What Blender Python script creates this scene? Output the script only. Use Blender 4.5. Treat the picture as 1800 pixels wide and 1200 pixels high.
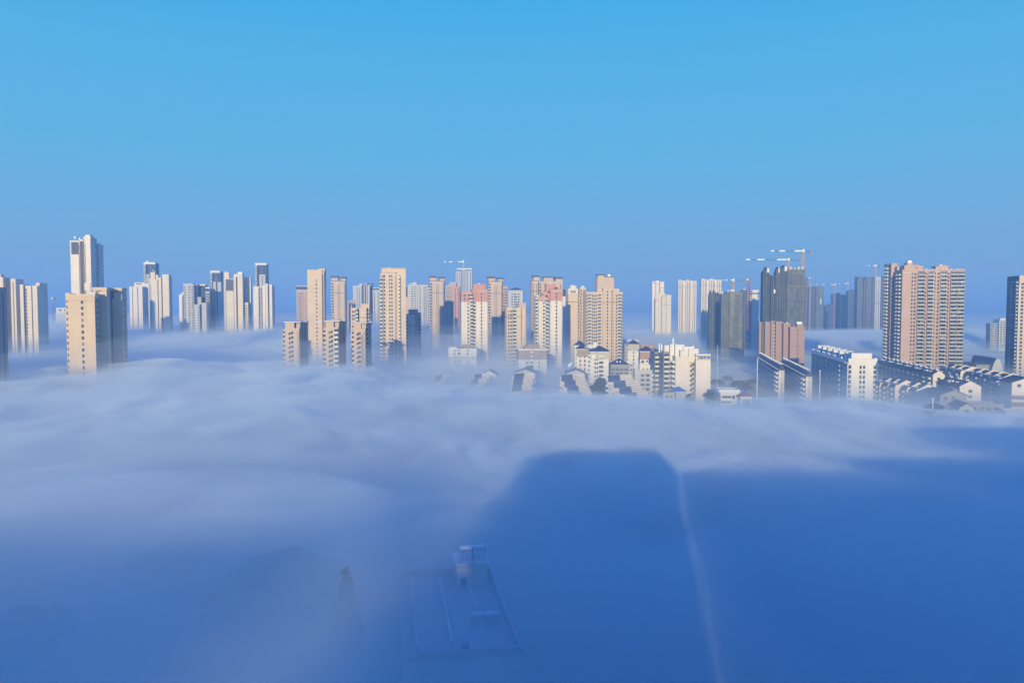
import bpy, math, random
from mathutils import Vector, noise
for o in list(bpy.data.objects): bpy.data.objects.remove(o)
S = bpy.context.scene
COL = S.collection
R = math.radians
rnd = random.Random(11)

# ------------------------------------------------------------------ camera
CAMZ = 60.0; FPX = 1300.0; PITCH = math.atan(60/1300)
cd = bpy.data.cameras.new('camera'); cam = bpy.data.objects.new('camera', cd); COL.objects.link(cam)
cd.sensor_width = 36; cd.lens = 26; cd.clip_start = .5; cd.clip_end = 30000
cam.location = (0, 0, CAMZ); cam.rotation_euler = (math.pi/2-PITCH, 0, 0)
S.camera = cam

# ------------------------------------------------------------------ sky and sun
SUN_EL = R(9.5); SUN_HEAD = R(9.6)          # light travels towards this heading (clockwise from +Y)
W = bpy.data.worlds.new("World"); S.world = W; W.use_nodes = True
nt = W.node_tree; nt.nodes.clear()
out = nt.nodes.new('ShaderNodeOutputWorld'); bg = nt.nodes.new('ShaderNodeBackground')
sky = nt.nodes.new('ShaderNodeTexSky'); sky.sky_type = 'NISHITA'; sky.sun_disc = False
sky.sun_elevation = SUN_EL; sky.sun_rotation = SUN_HEAD + math.pi; sky.altitude = 60
sky.air_density = 1.0; sky.dust_density = .3; sky.ozone_density = 3.0
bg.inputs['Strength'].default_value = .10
tc = nt.nodes.new('ShaderNodeTexCoord'); sx = nt.nodes.new('ShaderNodeSeparateXYZ')
rp = nt.nodes.new('ShaderNodeValToRGB')
nt.links.new(tc.outputs['Generated'], sx.inputs[0]); 
sn = nt.nodes.new('ShaderNodeTexNoise'); sm = nt.nodes.new('ShaderNodeMapping'); sm.inputs['Scale'].default_value = (1.2, 1.2, 9.0)
sn.inputs['Scale'].default_value = 1.6; sn.inputs['Detail'].default_value = 4
nt.links.new(tc.outputs['Generated'], sm.inputs['Vector']); nt.links.new(sm.outputs[0], sn.inputs['Vector'])
sa = nt.nodes.new('ShaderNodeMath'); sa.operation = 'MULTIPLY_ADD'; sa.inputs[1].default_value = .05; sb = nt.nodes.new('ShaderNodeMath'); sb.operation = 'SUBTRACT'; sb.inputs[1].default_value = .025
nt.links.new(sn.outputs['Fac'], sa.inputs[0]); nt.links.new(sx.outputs['Z'], sa.inputs[2]); nt.links.new(sa.outputs[0], sb.inputs[0]); nt.links.new(sb.outputs[0], rp.inputs[0])
def srgb(r, g, b, k=1):
    f = lambda c: (c/255/12.92 if c/255 <= .04045 else ((c/255+.055)/1.055)**2.4)*k
    return (f(r), f(g), f(b), 1)
# elevation gradient of the winter-morning sky, its unseen top deepened to tint shaded fog blue (values are display radiance x10 because the strength is .1)
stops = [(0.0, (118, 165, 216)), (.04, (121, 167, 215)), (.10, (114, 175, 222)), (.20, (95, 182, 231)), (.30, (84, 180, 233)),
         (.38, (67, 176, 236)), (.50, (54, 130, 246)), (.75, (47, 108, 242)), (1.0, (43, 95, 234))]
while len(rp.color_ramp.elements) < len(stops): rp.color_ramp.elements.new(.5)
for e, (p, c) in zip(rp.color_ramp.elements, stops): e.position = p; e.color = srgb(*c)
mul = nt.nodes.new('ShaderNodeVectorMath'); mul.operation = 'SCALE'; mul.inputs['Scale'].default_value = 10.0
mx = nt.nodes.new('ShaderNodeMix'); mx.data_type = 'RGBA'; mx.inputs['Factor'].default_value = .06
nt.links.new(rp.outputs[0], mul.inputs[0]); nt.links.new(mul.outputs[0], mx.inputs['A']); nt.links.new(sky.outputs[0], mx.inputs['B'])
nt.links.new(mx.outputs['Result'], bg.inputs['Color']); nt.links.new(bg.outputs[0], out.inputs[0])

sl = bpy.data.lights.new('sun', 'SUN'); so = bpy.data.objects.new('sun', sl); COL.objects.link(so)
sl.energy = 4.9; sl.angle = R(.5); sl.color = (1.0, .865, .46)
ldir = Vector((math.sin(SUN_HEAD)*math.cos(SUN_EL), math.cos(SUN_HEAD)*math.cos(SUN_EL), -math.sin(SUN_EL)))
so.rotation_euler = ldir.to_track_quat('-Z', 'Y').to_euler()

S.view_settings.view_transform = 'Standard'; S.view_settings.look = 'None'
S.view_settings.exposure = 0; S.view_settings.gamma = 1
cy = S.cycles
cy.max_bounces = 8; cy.volume_bounces = 5; cy.diffuse_bounces = 2; cy.glossy_bounces = 2
cy.transparent_max_bounces = 48
cy.use_denoising = True
try: cy.denoiser = 'OPENIMAGEDENOISE'
except Exception: pass
# ------------------------------------------------------------------ ground, fog, haze
def tag(o, label=None, cat=None, group=None, kind=None):
    if label: o['label'] = label
    if cat: o['category'] = cat
    if group: o['group'] = group
    if kind: o['kind'] = kind
    return o

def vol_mat(name, col, dens, g, emis=None):
    m = bpy.data.materials.new(name); m.use_nodes = True; n = m.node_tree; n.nodes.clear()
    o = n.nodes.new('ShaderNodeOutputMaterial'); v = n.nodes.new('ShaderNodeVolumePrincipled')
    v.inputs['Color'].default_value = (*col, 1); v.inputs['Density'].default_value = dens
    v.inputs['Anisotropy'].default_value = g; v.inputs['Density Attribute'].default_value = ''
    v.inputs['Absorption Color'].default_value = (0, 0, 0, 1)
    n.links.new(v.outputs[0], o.inputs['Volume'])
    return m

def smooth(a, b, x):
    t = min(1, max(0, (x-a)/(b-a))); return t*t*(3-2*t)
def lerp(a, b, t): return a+(b-a)*t
def fbm(x, y, z, n=4):
    s = 0; a = 1; f = 1; tot = 0
    for i in range(n):
        s += a*noise.noise(Vector((x*f, y*f, z+i*7.3))); tot += a; a *= .5; f *= 2.03
    return s/tot
def fog_height(x, y):
    """height of the top of the dense fog above the ground"""
    r = x/max(y, 1)
    # near sea of fog
    near = lerp(22.0, 19.5, smooth(-.35, .1, r)) - 3.5*smooth(240, 310, y)*smooth(-.15, .0, r)
    near += 3.6*smooth(180, 110, y) + 4.8*smooth(150, 105, y)*smooth(-.12, -.22, r)
    near -= 6*smooth(200, 300, y)*smooth(.42, .62, r)
    # clearing around the low houses, mist between the towers, valley on the other side
    mid = lerp(17.0, 12.0, smooth(-.30, -.05, r)); mid = lerp(mid, -1.0, smooth(.02, .14, r))
    far = lerp(31, 23, smooth(-.2, .15, r))
    yn = lerp(400, 320, smooth(-.33, -.1, r)) + 30*smooth(.3, .5, r)
    yn += 70*smooth(-.36, -.30, r)*smooth(-.12, -.2, r)
    h = lerp(near, mid, smooth(yn, yn+75, y))
    y0 = lerp(650, 960, smooth(-.25, .05, r))
    h = lerp(h, far, smooth(y0, y0+190, y))
    h = lerp(h, 3, smooth(1080, 1650, y))
    wx = x+22*fbm(x/70, y/90, 4.4, 2); wy = y+26*fbm(x/80, y/70, 6.6, 2)
    big = fbm(wx/115, wy/170, 1.7, 3)*6.5
    rid = 1-abs(fbm(wx/46, wy/64, 12.3, 3))*3.2
    sml = fbm(wx/26, wy/36, 9.1, 4)*2.6 + rid*.9-.5
    k = 1-.6*smooth(800, 1600, y)
    return h + (big+sml)*k

def axis(lo, a, b, hi, step, grow):
    v = []; t = a
    while t <= b: v.append(t); t += step
    s = step; t = b
    while t < hi: s *= grow; t += s; v.append(t)
    s = step; t = a; pre = []
    while t > lo: s *= grow; t -= s; pre.append(t)
    return pre[::-1]+v
XS = axis(-6000, -300, 300, 6000, 4.2, 1.07)
YS = axis(-420, 40, 440, 9000, 4.2, 1.045)
YS = [y for y in YS if y < 9000]
def fog_shell(name, add, sc, seed, amp, mat, parent=None, ylo=-420):
    vs = []; fs = []
    ys = [y for y in YS if y >= ylo]
    nx, ny = len(XS), len(ys)
    for y in ys:
        for x in XS:
            d = fbm(x/sc, y/(sc*1.6), seed, 4)*amp
            if add > 6: d += 10*smooth(-.26, -.12, x/max(y, 1))*smooth(.16, .08, x/max(y, 1))*smooth(430, 560, y)*smooth(1100, 800, y)
            vs.append((x, y, max(2.0, fog_height(x, y)+(add+d)*(1-.7*smooth(850, 1250, y)*smooth(-.15, .1, x/max(y, 1)))))) 
    for x, y in ((XS[0], ys[0]), (XS[-1], ys[0]), (XS[-1], ys[-1]), (XS[0], ys[-1])): vs.append((x, y, -.6-add*.02))
    b = nx*ny
    for j in range(ny-1):
        for i in range(nx-1):
            a = j*nx+i; fs.append((a, a+1, a+nx+1, a+nx))
    fs.append((b+3, b+2, b+1, b))
    fs.append(tuple([b, b+1]+[i for i in range(nx-1, -1, -1)]))
    fs.append(tuple([b+2, b+3]+[(ny-1)*nx+i for i in range(nx)]))
    fs.append(tuple([b+1, b+2]+[j*nx+nx-1 for j in range(ny-1, -1, -1)]))
    fs.append(tuple([b+3, b]+[j*nx for j in range(ny)]))
    me = bpy.data.meshes.new(name); me.from_pydata(vs, [], fs); me.update()
    for p in me.polygons: p.use_smooth = False
    me.materials.append(mat)
    o = bpy.data.objects.new(name, me); COL.objects.link(o); o.parent = parent
    return o
FOGC = (.935, .985, .945)
fog = fog_shell('fog', -1.5, 90, 3.1, 2.0, vol_mat('fog_dense', FOGC, .050, -.04))
tag(fog, kind='stuff', label='sea of morning fog lying between the towers', cat='fog')
for nm, add, sc, seed, amp, den in (('fog_veil', 3.5, 48, 8.8, 8.0, .016), ('fog_veil', 9.0, 110, 5.5, 9.0, .0040), ('fog_veil', 19.0, 160, 2.2, 10.0, .0014)):
    f = fog_shell(nm, add, sc, seed, amp, vol_mat('fog_thin_%g' % add, FOGC, den, -.06))
    tag(f, kind='stuff', label='thin mist above the sea of fog', cat='fog')

# ragged wisps riding on the near sea of fog: density varies inside one closed layer
def wisp_layer():
    xs = [-330+11*i for i in range(61)]; ys = [45+10*i for i in range(40)]; nx, ny = len(xs), len(ys); vs = []; fs = []
    for lift in (-3.0, 9.0):
        for y in ys:
            for x in xs:
                k = lift if lift < 0 else -2.9+10.9*smooth(95, 170, y)*(1-.55*smooth(290, 350, y)*smooth(-.15, .0, x/y))
                vs.append((x, y, max(2.5, fog_height(x, y)+k)))
    b = nx*ny
    for j in range(ny-1):
        for i in range(nx-1):
            a = j*nx+i; fs.append((a, a+nx, a+nx+1, a+1)); fs.append((b+a, b+a+1, b+a+nx+1, b+a+nx))
    for i in range(nx-1):
        fs.append((i, i+1, b+i+1, b+i)); a = (ny-1)*nx+i; fs.append((a+1, a, b+a, b+a+1))
    for j in range(ny-1):
        a = j*nx; fs.append((a+nx, a, b+a, b+a+nx)); a += nx-1; fs.append((a, a+nx, b+a+nx, b+a))
    me = bpy.data.meshes.new('fog_wisp'); me.from_pydata(vs, [], fs); me.update()
    m = vol_mat('fog_wisps', FOGC, 0, -.06); n = m.node_tree; N = n.nodes.new; L = n.links.new
    v = [q for q in n.nodes if q.type == 'PRINCIPLED_VOLUME'][0]
    g = N('ShaderNodeTexCoord'); mp = N('ShaderNodeMapping'); mp.inputs['Scale'].default_value = (1/24, 1/38, 1/8); L(g.outputs['Object'], mp.inputs['Vector'])
    t = N('ShaderNodeTexNoise'); t.inputs['Scale'].default_value = 1; t.inputs['Detail'].default_value = 4; t.inputs['Roughness'].default_value = .64; t.inputs['Distortion'].default_value = .8; L(mp.outputs[0], t.inputs['Vector'])
    r = N('ShaderNodeMapRange'); r.inputs['From Min'].default_value = .49; r.inputs['From Max'].default_value = .72; r.inputs['To Min'].default_value = 0; r.inputs['To Max'].default_value = .095; L(t.outputs['Fac'], r.inputs['Value'])
    L(r.outputs[0], v.inputs['Density'])
    m.cycles.volume_step_rate = .16
    me.materials.append(m); o = bpy.data.objects.new('fog_wisp', me); COL.objects.link(o)
    tag(o, kind='stuff', label='ragged wisps drifting on the sea of fog', cat='fog')
wisp_layer()
me = bpy.data.meshes.new('haze'); X, Y0, Y1, Z0, Z1 = 6500, -450, 9500, -1.0, 135
vs = [(x, y, z) for z in (Z0, Z1) for x, y in ((-X, Y0), (X, Y0), (X, Y1), (-X, Y1))]
me.from_pydata(vs, [], [(3, 2, 1, 0), (4, 5, 6, 7), (0, 1, 5, 4), (1, 2, 6, 5), (2, 3, 7, 6), (3, 0, 4, 7)])
hz = bpy.data.objects.new('haze', me); COL.objects.link(hz)
me.materials.append(vol_mat('haze_air', (.38, .66, 1.0), .00042, 0)); tag(hz, kind='stuff', label='thin blue morning haze', cat='haze')
# ------------------------------------------------------------------ ground
def wall_mat(name, col, rough=.85, line=.05, mott=.06, floor=3.0, streak=.06, spec=.25):
    """painted render: mottling, rain streaks running down, a faint joint line at every storey"""
    m = bpy.data.materials.new(name); m.use_nodes = True; n = m.node_tree; N = n.nodes.new; L = n.links.new
    b = n.nodes['Principled BSDF']; b.inputs['Roughness'].default_value = rough
    b.inputs['Specular IOR Level'].default_value = spec
    g = N('ShaderNodeNewGeometry'); s = N('ShaderNodeSeparateXYZ'); L(g.outputs['Position'], s.inputs[0])
    no = N('ShaderNodeTexNoise'); no.inputs['Scale'].default_value = .12; no.inputs['Detail'].default_value = 6
    L(g.outputs['Position'], no.inputs['Vector'])
    mp = N('ShaderNodeMapping'); mp.inputs['Scale'].default_value = (.9, .9, .06); L(g.outputs['Position'], mp.inputs['Vector'])
    st = N('ShaderNodeTexNoise'); st.inputs['Scale'].default_value = 1.0; st.inputs['Detail'].default_value = 4; L(mp.outputs[0], st.inputs['Vector'])
    def mr(src, a, bb, lo, hi):
        r = N('ShaderNodeMapRange'); r.inputs['From Min'].default_value = a; r.inputs['From Max'].default_value = bb
        r.inputs['To Min'].default_value = lo; r.inputs['To Max'].default_value = hi; L(src, r.inputs['Value']); return r.outputs[0]
    def mth(op, a, bb):
        r = N('ShaderNodeMath'); r.operation = op
        for i, v in enumerate((a, bb)):
            if isinstance(v, (int, float)): r.inputs[i].default_value = v
            else: L(v, r.inputs[i])
        return r.outputs[0]
    fr = mth('FRACT', mth('DIVIDE', s.outputs['Z'], floor), 0)
    ln = mr(mth('LESS_THAN', fr, .09), 0, 1, 1, 1-line)
    k = mth('MULTIPLY', mth('MULTIPLY', mr(no.outputs['Fac'], .3, .7, 1-mott, 1+mott*.6), mr(st.outputs['Fac'], .35, .7, 1+streak*.3, 1-streak)), ln)
    v = N('ShaderNodeVectorMath'); v.operation = 'SCALE'; v.inputs[0].default_value = col; L(k, v.inputs['Scale'])
    L(v.outputs[0], b.inputs['Base Color'])
    return m
def plain_mat(name, col, rough=.6, metal=0, spec=.5, mott=.15, scale=1.5):
    m = bpy.data.materials.new(name); m.use_nodes = True; n = m.node_tree; N = n.nodes.new; L = n.links.new
    b = n.nodes['Principled BSDF']; b.inputs['Roughness'].default_value = rough; b.inputs['Metallic'].default_value = metal
    b.inputs['Specular IOR Level'].default_value = spec
    no = N('ShaderNodeTexNoise'); no.inputs['Scale'].default_value = scale; no.inputs['Detail'].default_value = 5
    g = N('ShaderNodeNewGeometry'); L(g.outputs['Position'], no.inputs['Vector'])
    r = N('ShaderNodeMapRange'); r.inputs['From Min'].default_value = .3; r.inputs['From Max'].default_value = .7
    r.inputs['To Min'].default_value = 1-mott; r.inputs['To Max'].default_value = 1+mott; L(no.outputs['Fac'], r.inputs['Value'])
    v = N('ShaderNodeVectorMath'); v.operation = 'SCALE'; v.inputs[0].default_value = col; L(r.outputs[0], v.inputs['Scale'])
    L(v.outputs[0], b.inputs['Base Color'])
    return m
def roof_mat(name, col):
    """tiled or ribbed roof: fine courses"""
    m = plain_mat(name, col, .55, 0, .5, .25, 1.2); n = m.node_tree
    w = n.nodes.new('ShaderNodeTexWave'); w.inputs['Scale'].default_value = 1.6; w.bands_direction = 'Z'
    g = n.nodes.new('ShaderNodeNewGeometry'); n.links.new(g.outputs['Position'], w.inputs['Vector'])
    bu = n.nodes.new('ShaderNodeBump'); bu.inputs['Strength'].default_value = .35; bu.inputs['Distance'].default_value = .1
    n.links.new(w.outputs['Fac'], bu.inputs['Height']); n.links.new(bu.outputs[0], n.nodes['Principled BSDF'].inputs['Normal'])
    return m
M = dict(
 cream=wall_mat('cream render', (.79, .65, .50)), sand=wall_mat('sand render', (.73, .54, .38)), tan=wall_mat('tan render', (.65, .475, .36)),
 pinktan=wall_mat('pink beige render', (.60, .395, .30)), white=wall_mat('white render', (.82, .745, .68)), ivory=wall_mat('ivory render', (.83, .70, .60)),
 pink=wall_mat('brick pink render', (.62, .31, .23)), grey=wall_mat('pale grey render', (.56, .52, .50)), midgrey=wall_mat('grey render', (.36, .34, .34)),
 mauve=wall_mat('mauve render', (.40, .31, .29)), salmon=wall_mat('dusty pink render', (.46, .30, .25)), navy=wall_mat('dark blue grey cladding and shade', (.075, .085, .14)),
 panel=wall_mat('slate grey panel', (.13, .12, .15)), concrete=wall_mat('raw concrete', (.33, .31, .29), line=.25, mott=.2),
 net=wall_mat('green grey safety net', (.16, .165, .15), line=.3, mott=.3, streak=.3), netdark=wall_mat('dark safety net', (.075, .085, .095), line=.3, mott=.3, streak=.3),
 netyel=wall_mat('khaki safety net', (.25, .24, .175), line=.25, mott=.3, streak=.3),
 trim=plain_mat('white trim', (.78, .72, .67)), band=plain_mat('brown belt course', (.17, .12, .10)), frame=plain_mat('window frame', (.34, .32, .30)),
 glass=plain_mat('dark window glass', (.045, .055, .08), .12, 0, .6, .3, .4), recess=plain_mat('recess shade tone', (.16, .14, .14)),  # recess: shade of grooves and setbacks put into a dark colour
 roofblue=roof_mat('slate blue roof tiles', (.055, .075, .13)), roofdark=roof_mat('dark roof tiles', (.045, .055, .08)), roofbrown=roof_mat('brown roof tiles', (.30, .15, .09)),
 sheetblue=roof_mat('bright blue metal sheet', (.02, .12, .42)), flat=plain_mat('flat roof screed', (.22, .21, .21), .9, 0, .2, .25, .4),
 tank=plain_mat('white tank paint', (.85, .84, .82), .3), steel=plain_mat('grey steel', (.35, .36, .38), .45, .6), rail=plain_mat('balcony rail paint', (.72, .68, .62)),
 crane=plain_mat('crane yellow paint', (.60, .36, .16), .5), cranered=plain_mat('crane red paint', (.45, .12, .09), .5), cranewhite=plain_mat('crane white paint', (.80, .80, .78), .5),
 craneblue=plain_mat('crane blue paint', (.06, .16, .40), .5), bark=plain_mat('bark', (.06, .045, .035), .9), leaf=plain_mat('dark evergreen leaves', (.022, .035, .018), .7, 0, .3, .4, 2),
 leafb=plain_mat('dull green leaves', (.04, .05, .025), .7, 0, .3, .4, 2), asphalt=plain_mat('asphalt', (.05, .05, .052), .9, 0, .2, .2, .5),
 soil=plain_mat('town ground', (.07, .075, .065), .95, 0, .1, .4, .02), pole=plain_mat('pole paint', (.75, .75, .74), .4), tube=plain_mat('solar tube glass', (.10, .11, .16), .1, 0, .8, .1),
)
def vary_glass(m):
    n = m.node_tree; N = n.nodes.new; L = n.links.new; b = n.nodes['Principled BSDF']
    g = N('ShaderNodeNewGeometry'); s = N('ShaderNodeVectorMath'); s.operation = 'SNAP'; s.inputs[1].default_value = (1.9, 1.9, 2.9); L(g.outputs['Position'], s.inputs[0])
    w = N('ShaderNodeTexWhiteNoise'); L(s.outputs[0], w.inputs['Vector']); r = N('ShaderNodeValToRGB'); L(w.outputs['Value'], r.inputs[0])
    e = r.color_ramp.elements; e[0].position = 0; e[0].color = (.02, .028, .045, 1); e[1].position = 1; e[1].color = (.30, .27, .22, 1)
    x = e.new(.55); x.color = (.05, .06, .085, 1); x = e.new(.85); x.color = (.12, .12, .13, 1)
    L(r.outputs[0], b.inputs['Base Color'])
vary_glass(M['glass'])
class MB:
    def __init__(s): s.v = []; s.f = []; s.m = []; s.mats = []
    def mi(s, mat):
        if mat not in s.mats: s.mats.append(mat)
        return s.mats.index(mat)
    def poly(s, pts, faces, mat):
        b = len(s.v); k = s.mi(mat); s.v += [tuple(p) for p in pts]
        for f in faces: s.f.append(tuple(i+b for i in f)); s.m.append(k)
    def box(s, x0, x1, y0, y1, z0, z1, mat='cream', T=None):
        if x1 < x0: x0, x1 = x1, x0
        if y1 < y0: y0, y1 = y1, y0
        p = [(x0, y0, z0), (x1, y0, z0), (x1, y1, z0), (x0, y1, z0), (x0, y0, z1), (x1, y0, z1), (x1, y1, z1), (x0, y1, z1)]
        if T: p = [T(q) for q in p]
        s.poly(p, [(3, 2, 1, 0), (4, 5, 6, 7), (0, 1, 5, 4), (1, 2, 6, 5), (2, 3, 7, 6), (3, 0, 4, 7)], mat)
    def bar(s, a, b, t, mat):
        a = Vector(a); b = Vector(b); d = (b-a).normalized(); h = Vector((0, 0, 1)) if abs(d.z) < .9 else Vector((1, 0, 0))
        e = d.cross(h).normalized()*t/2; g = d.cross(e).normalized()*t/2
        p = [a-e-g, a+e-g, a+e+g, a-e+g, b-e-g, b+e-g, b+e+g, b-e+g]
        s.poly(p, [(3, 2, 1, 0), (4, 5, 6, 7), (0, 1, 5, 4), (1, 2, 6, 5), (2, 3, 7, 6), (3, 0, 4, 7)], mat)
    def cyl(s, x, y, z0, z1, r0, r1, mat, n=10):
        p = []
        for k in range(n):
            a = 2*math.pi*k/n; p.append((x+r0*math.cos(a), y+r0*math.sin(a), z0))
        for k in range(n):
            a = 2*math.pi*k/n; p.append((x+r1*math.cos(a), y+r1*math.sin(a), z1))
        s.poly(p, [(k, (k+1) % n, n+(k+1) % n, n+k) for k in range(n)]+[tuple(range(n))[::-1], tuple(range(n, 2*n))], mat)
    def ball(s, c, r, mat, n=8, q=5):
        p = []; f = []
        for j in range(q+1):
            for k in range(n):
                t = math.pi*j/q; a = 2*math.pi*k/n
                p.append((c[0]+r*math.sin(t)*math.cos(a), c[1]+r*math.sin(t)*math.sin(a), c[2]+r*math.cos(t)))
        for j in range(q):
            for k in range(n): f.append((j*n+k, (j+1)*n+k, (j+1)*n+(k+1) % n, j*n+(k+1) % n))
        s.poly(p, f, mat)
    def mesh(s, name):
        me = bpy.data.meshes.new(name); me.from_pydata(s.v, [], s.f)
        for k in s.mats: me.materials.append(M[k])
        me.polygons.foreach_set('material_index', s.m); me.update(); return me
    def build(s, name, parent=None, loc=(0, 0, 0), rz=0):
        o = bpy.data.objects.new(name, s.mesh(name)); COL.objects.link(o); o.parent = parent; o.location = loc; o.rotation_euler = (0, 0, rz)
        return o

# ------------------------------------------------------------------ photograph coordinates -> town coordinates
CP, SP = math.cos(PITCH), math.sin(PITCH)
def ray(px, py):
    a = (px-900)/FPX; b = (600-py)/FPX
    return Vector((a, CP+SP*b, -SP+CP*b))
def at(px, py, D):
    d = ray(px, py); t = D/d.y; return Vector((d.x*t, D, CAMZ+d.z*t))
def fog_at(x, y): return fog_height(x, y)

# shared little meshes -------------------------------------------------
_cache = {}
def window_mesh(w, h, fr='frame'):
    k = ('w', round(w, 1), round(h, 1), fr)
    if k not in _cache:
        b = MB(); t = .07; w *= 1.15; h *= 1.1; w2 = w/2
        b.box(-w2+t, w2-t, -.03, .12, t, h-t, 'glass')
        b.box(-w2, w2, -.10, .12, h-t, h, fr); b.box(-w2-.08, w2+.08, -.16, .12, 0, t, fr)
        b.box(-w2, -w2+t, -.10, .12, t, h-t, fr); b.box(w2-t, w2, -.10, .12, t, h-t, fr)
        if w > 1.3: b.box(-.035, .035, -.07, .0, t, h-t, fr)
        _cache[k] = b.mesh('window')
    return _cache[k]
def balcony_mesh(w, d, st='rail'):
    k = ('b', round(w, 1), round(d, 1), st)
    if k not in _cache:
        b = MB(); w2 = w/2
        b.box(-w2+(.5 if st == 'trim' else .1), w2-(.5 if st == 'trim' else .1), -.04, .1, .15, 2.3 if st == 'trim' else 2.55, 'glass')                 # the glazed opening behind
        b.box(-w2, w2, -d, .1, -.12, .06, 'trim' if st in ('rail', 'trim', 'low') else st)
        hh = .62 if st == 'low' else 1.05; st_ = 'rail' if st == 'low' else st
        if st == 'low': b.box(-w2, w2, -.07, .1, .06, 2.9, 'glass'); b.box(-w2-.12, -w2, -d, .1, .06, 2.9, 'tan'); b.box(w2, w2+.12, -d, .1, .06, 2.9, 'tan')
        b.box(-w2, w2, -d, -d+.12, .06, hh, st_)                           # parapet
        b.box(-w2, -w2+.12, -d+.12, .0, .06, hh, st_); b.box(w2-.12, w2, -d+.12, .0, .06, hh, st_)
        if st != 'trim':
            b.box(-.05, .05, -d+.01, -d+.1, 1.05, 2.8, 'frame')
        b.box(w2-.95, w2-.25, -d-.42, -d, .15, .75, 'trim')                 # air-conditioner box
        _cache[k] = b.mesh('balcony')
    return _cache[k]

class Bld:
    allb = []
    def __init__(s, name, label, cat, px, py, D, rot=0, wall='cream', group=None):
        A = at(px, py, D); s.A = Vector((A.x, A.y, 0)); s.th = R(rot)
        s.u = Vector((math.cos(s.th), -math.sin(s.th), 0)); s.w = Vector((math.sin(s.th), math.cos(s.th), 0))
        s.root = bpy.data.objects.new(name, None); COL.objects.link(s.root); s.root.location = s.A; s.root.rotation_euler = (0, 0, -s.th)
        s.root.empty_display_size = 5
        tag(s.root, label, cat, group)
        s.parts = {}; s.extra = []; s.wins = []; s.bals = []; s.wallmat = wall; s.D = D; s.n = 0
        Bld.allb.append(s)
    def loc(s, px, py, v=0):
        """local (u, z) where the photograph's pixel meets the building's plane at depth v"""
        d = ray(px, py); C = Vector((0, 0, CAMZ)); t = (v - (C-s.A).dot(s.w))/d.dot(s.w)
        P = C+d*t; return (P-s.A).dot(s.u), P.z
    def vat(s, u, px):
        """depth v at which the edge u=const shows at pixel column px"""
        lo, hi = -60, 400; a = (px-900)/FPX
        f = lambda v: (lambda P: P.x/(P.y*1.0) - a/CP)(s.A+s.u*u+s.w*v)
        for _ in range(60):
            m = (lo+hi)/2
            if (f(m) > 0) == (f(lo) > 0): lo = m
            else: hi = m
        return lo
    def new(s, name):
        m = MB(); s.extra.append((name, m)); return m
    def part(s, name):
        if name not in s.parts: s.parts[name] = MB()
        return s.parts[name]
    def block(s, xL, xR, yt, v=0, dep=15, mat=None, cap=.0, par=True, z0=-1, part='wall', vR=None):
        s.n += 1; v += .004*s.n; mat = mat or s.wallmat
        u0, za = s.loc(xL, yt, v); u1, zb = s.loc(xR, yt, v); z = (za+zb)/2
        if par and part == 'wall':
            s.part(part).box(u0, u1, v, v+dep, z0, z-.9, mat)
            p = s.part('parapet'); e = .12+cap+.001*s.n; t = .3; zb = z-1.15-.3*(cap > 0)
            p.box(u0-e, u1+e, v-e, v-e+t+e, zb, z, mat if not cap else 'trim' if cap < 0 else mat)
            p.box(u0-e, u1+e, v+dep+e-t-e, v+dep+e, zb, z, mat)
            p.box(u0-e, u0-e+t+e, v+t, v+dep-t, zb, z-.002, mat); p.box(u1+e-t-e, u1+e, v+t, v+dep-t, zb, z-.002, mat)
        else:
            s.part(part).box(u0, u1, v, v+dep, z0, z, mat)
        return dict(u0=u0, u1=u1, v=v, dep=dep, z=z, zt=z)
    def faceT(s, b, face, q, off=0):
        if face == 'F': return (b['u0']+(b['u1']-b['u0'])*q, b['v']-off), 0
        if face == 'L': return (b['u0']-off, b['v']+b['dep']*q), -math.pi/2
        return (b['u1']+off, b['v']+b['dep']*q), math.pi/2
    def _rows(s, b, top, step, zmin):
        P = s.A+s.u*b['u0']+s.w*b['v']
        lo = max(3.0 if zmin is None else zmin, fog_at(P.x, P.y)-9)
        z = b['zt']-top
        while z > lo: yield z; z -= step
    def windows(s, b, cols, face='F', w=1.5, h=1.6, top=4.2, step=3.0, zmin=None, skip=None, fr='frame', name='window'):
        for z in s._rows(b, top, step, zmin):
            for c in cols:
                (u, v), r = s.faceT(b, face, c)
                s.wins.append((u, v, z, r, window_mesh(w, h, fr)))
    def balconies(s, b, cols, face='F', w=3.2, d=1.3, top=4.6, step=3.0, zmin=None, st='rail'):
        for z in s._rows(b, top, step, zmin):
            for c in cols:
                (u, v), r = s.faceT(b, face, c)
                s.bals.append((u, v, z, r, balcony_mesh(w, d, st)))
    def strip(s, b, q, face='F', w=1.2, top=2.5, bot=None, mat='recess', proud=.06, name='window_column'):
        """one tall strip proud of the face: glazing, or a recess with its shade in the colour; name is the part"""
        (u, v), r = s.faceT(b, face, q); z1 = b['zt']-top; z0 = 3 if bot is None else b['zt']-bot
        P = s.new(name)
        if face == 'F': P.box(u-w/2, u+w/2, v-proud, v+.2, z0, z1, mat)
        elif face == 'L': P.box(u-proud, u+.2, v-w/2, v+w/2, z0, z1, mat)
        else: P.box(u-.2, u+proud, v-w/2, v+w/2, z0, z1, mat)
    def ledges(s, b, q0, q1, face='F', top=3, step=3.0, t=.22, proud=.35, mat='trim', name='ledge'):
        P = s.part(name)
        for z in s._rows(b, top, step, None):
            (u0, v0), r = s.faceT(b, face, q0); (u1, v1), r = s.faceT(b, face, q1)
            if face == 'F': P.box(u0, u1, v0-proud, v0+.1, z, z+t, mat)
            elif face == 'L': P.box(u0-proud, u0+.1, v0, v1, z, z+t, mat)
            else: P.box(u0-.1, u0+proud, v0, v1, z, z+t, mat)
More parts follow.
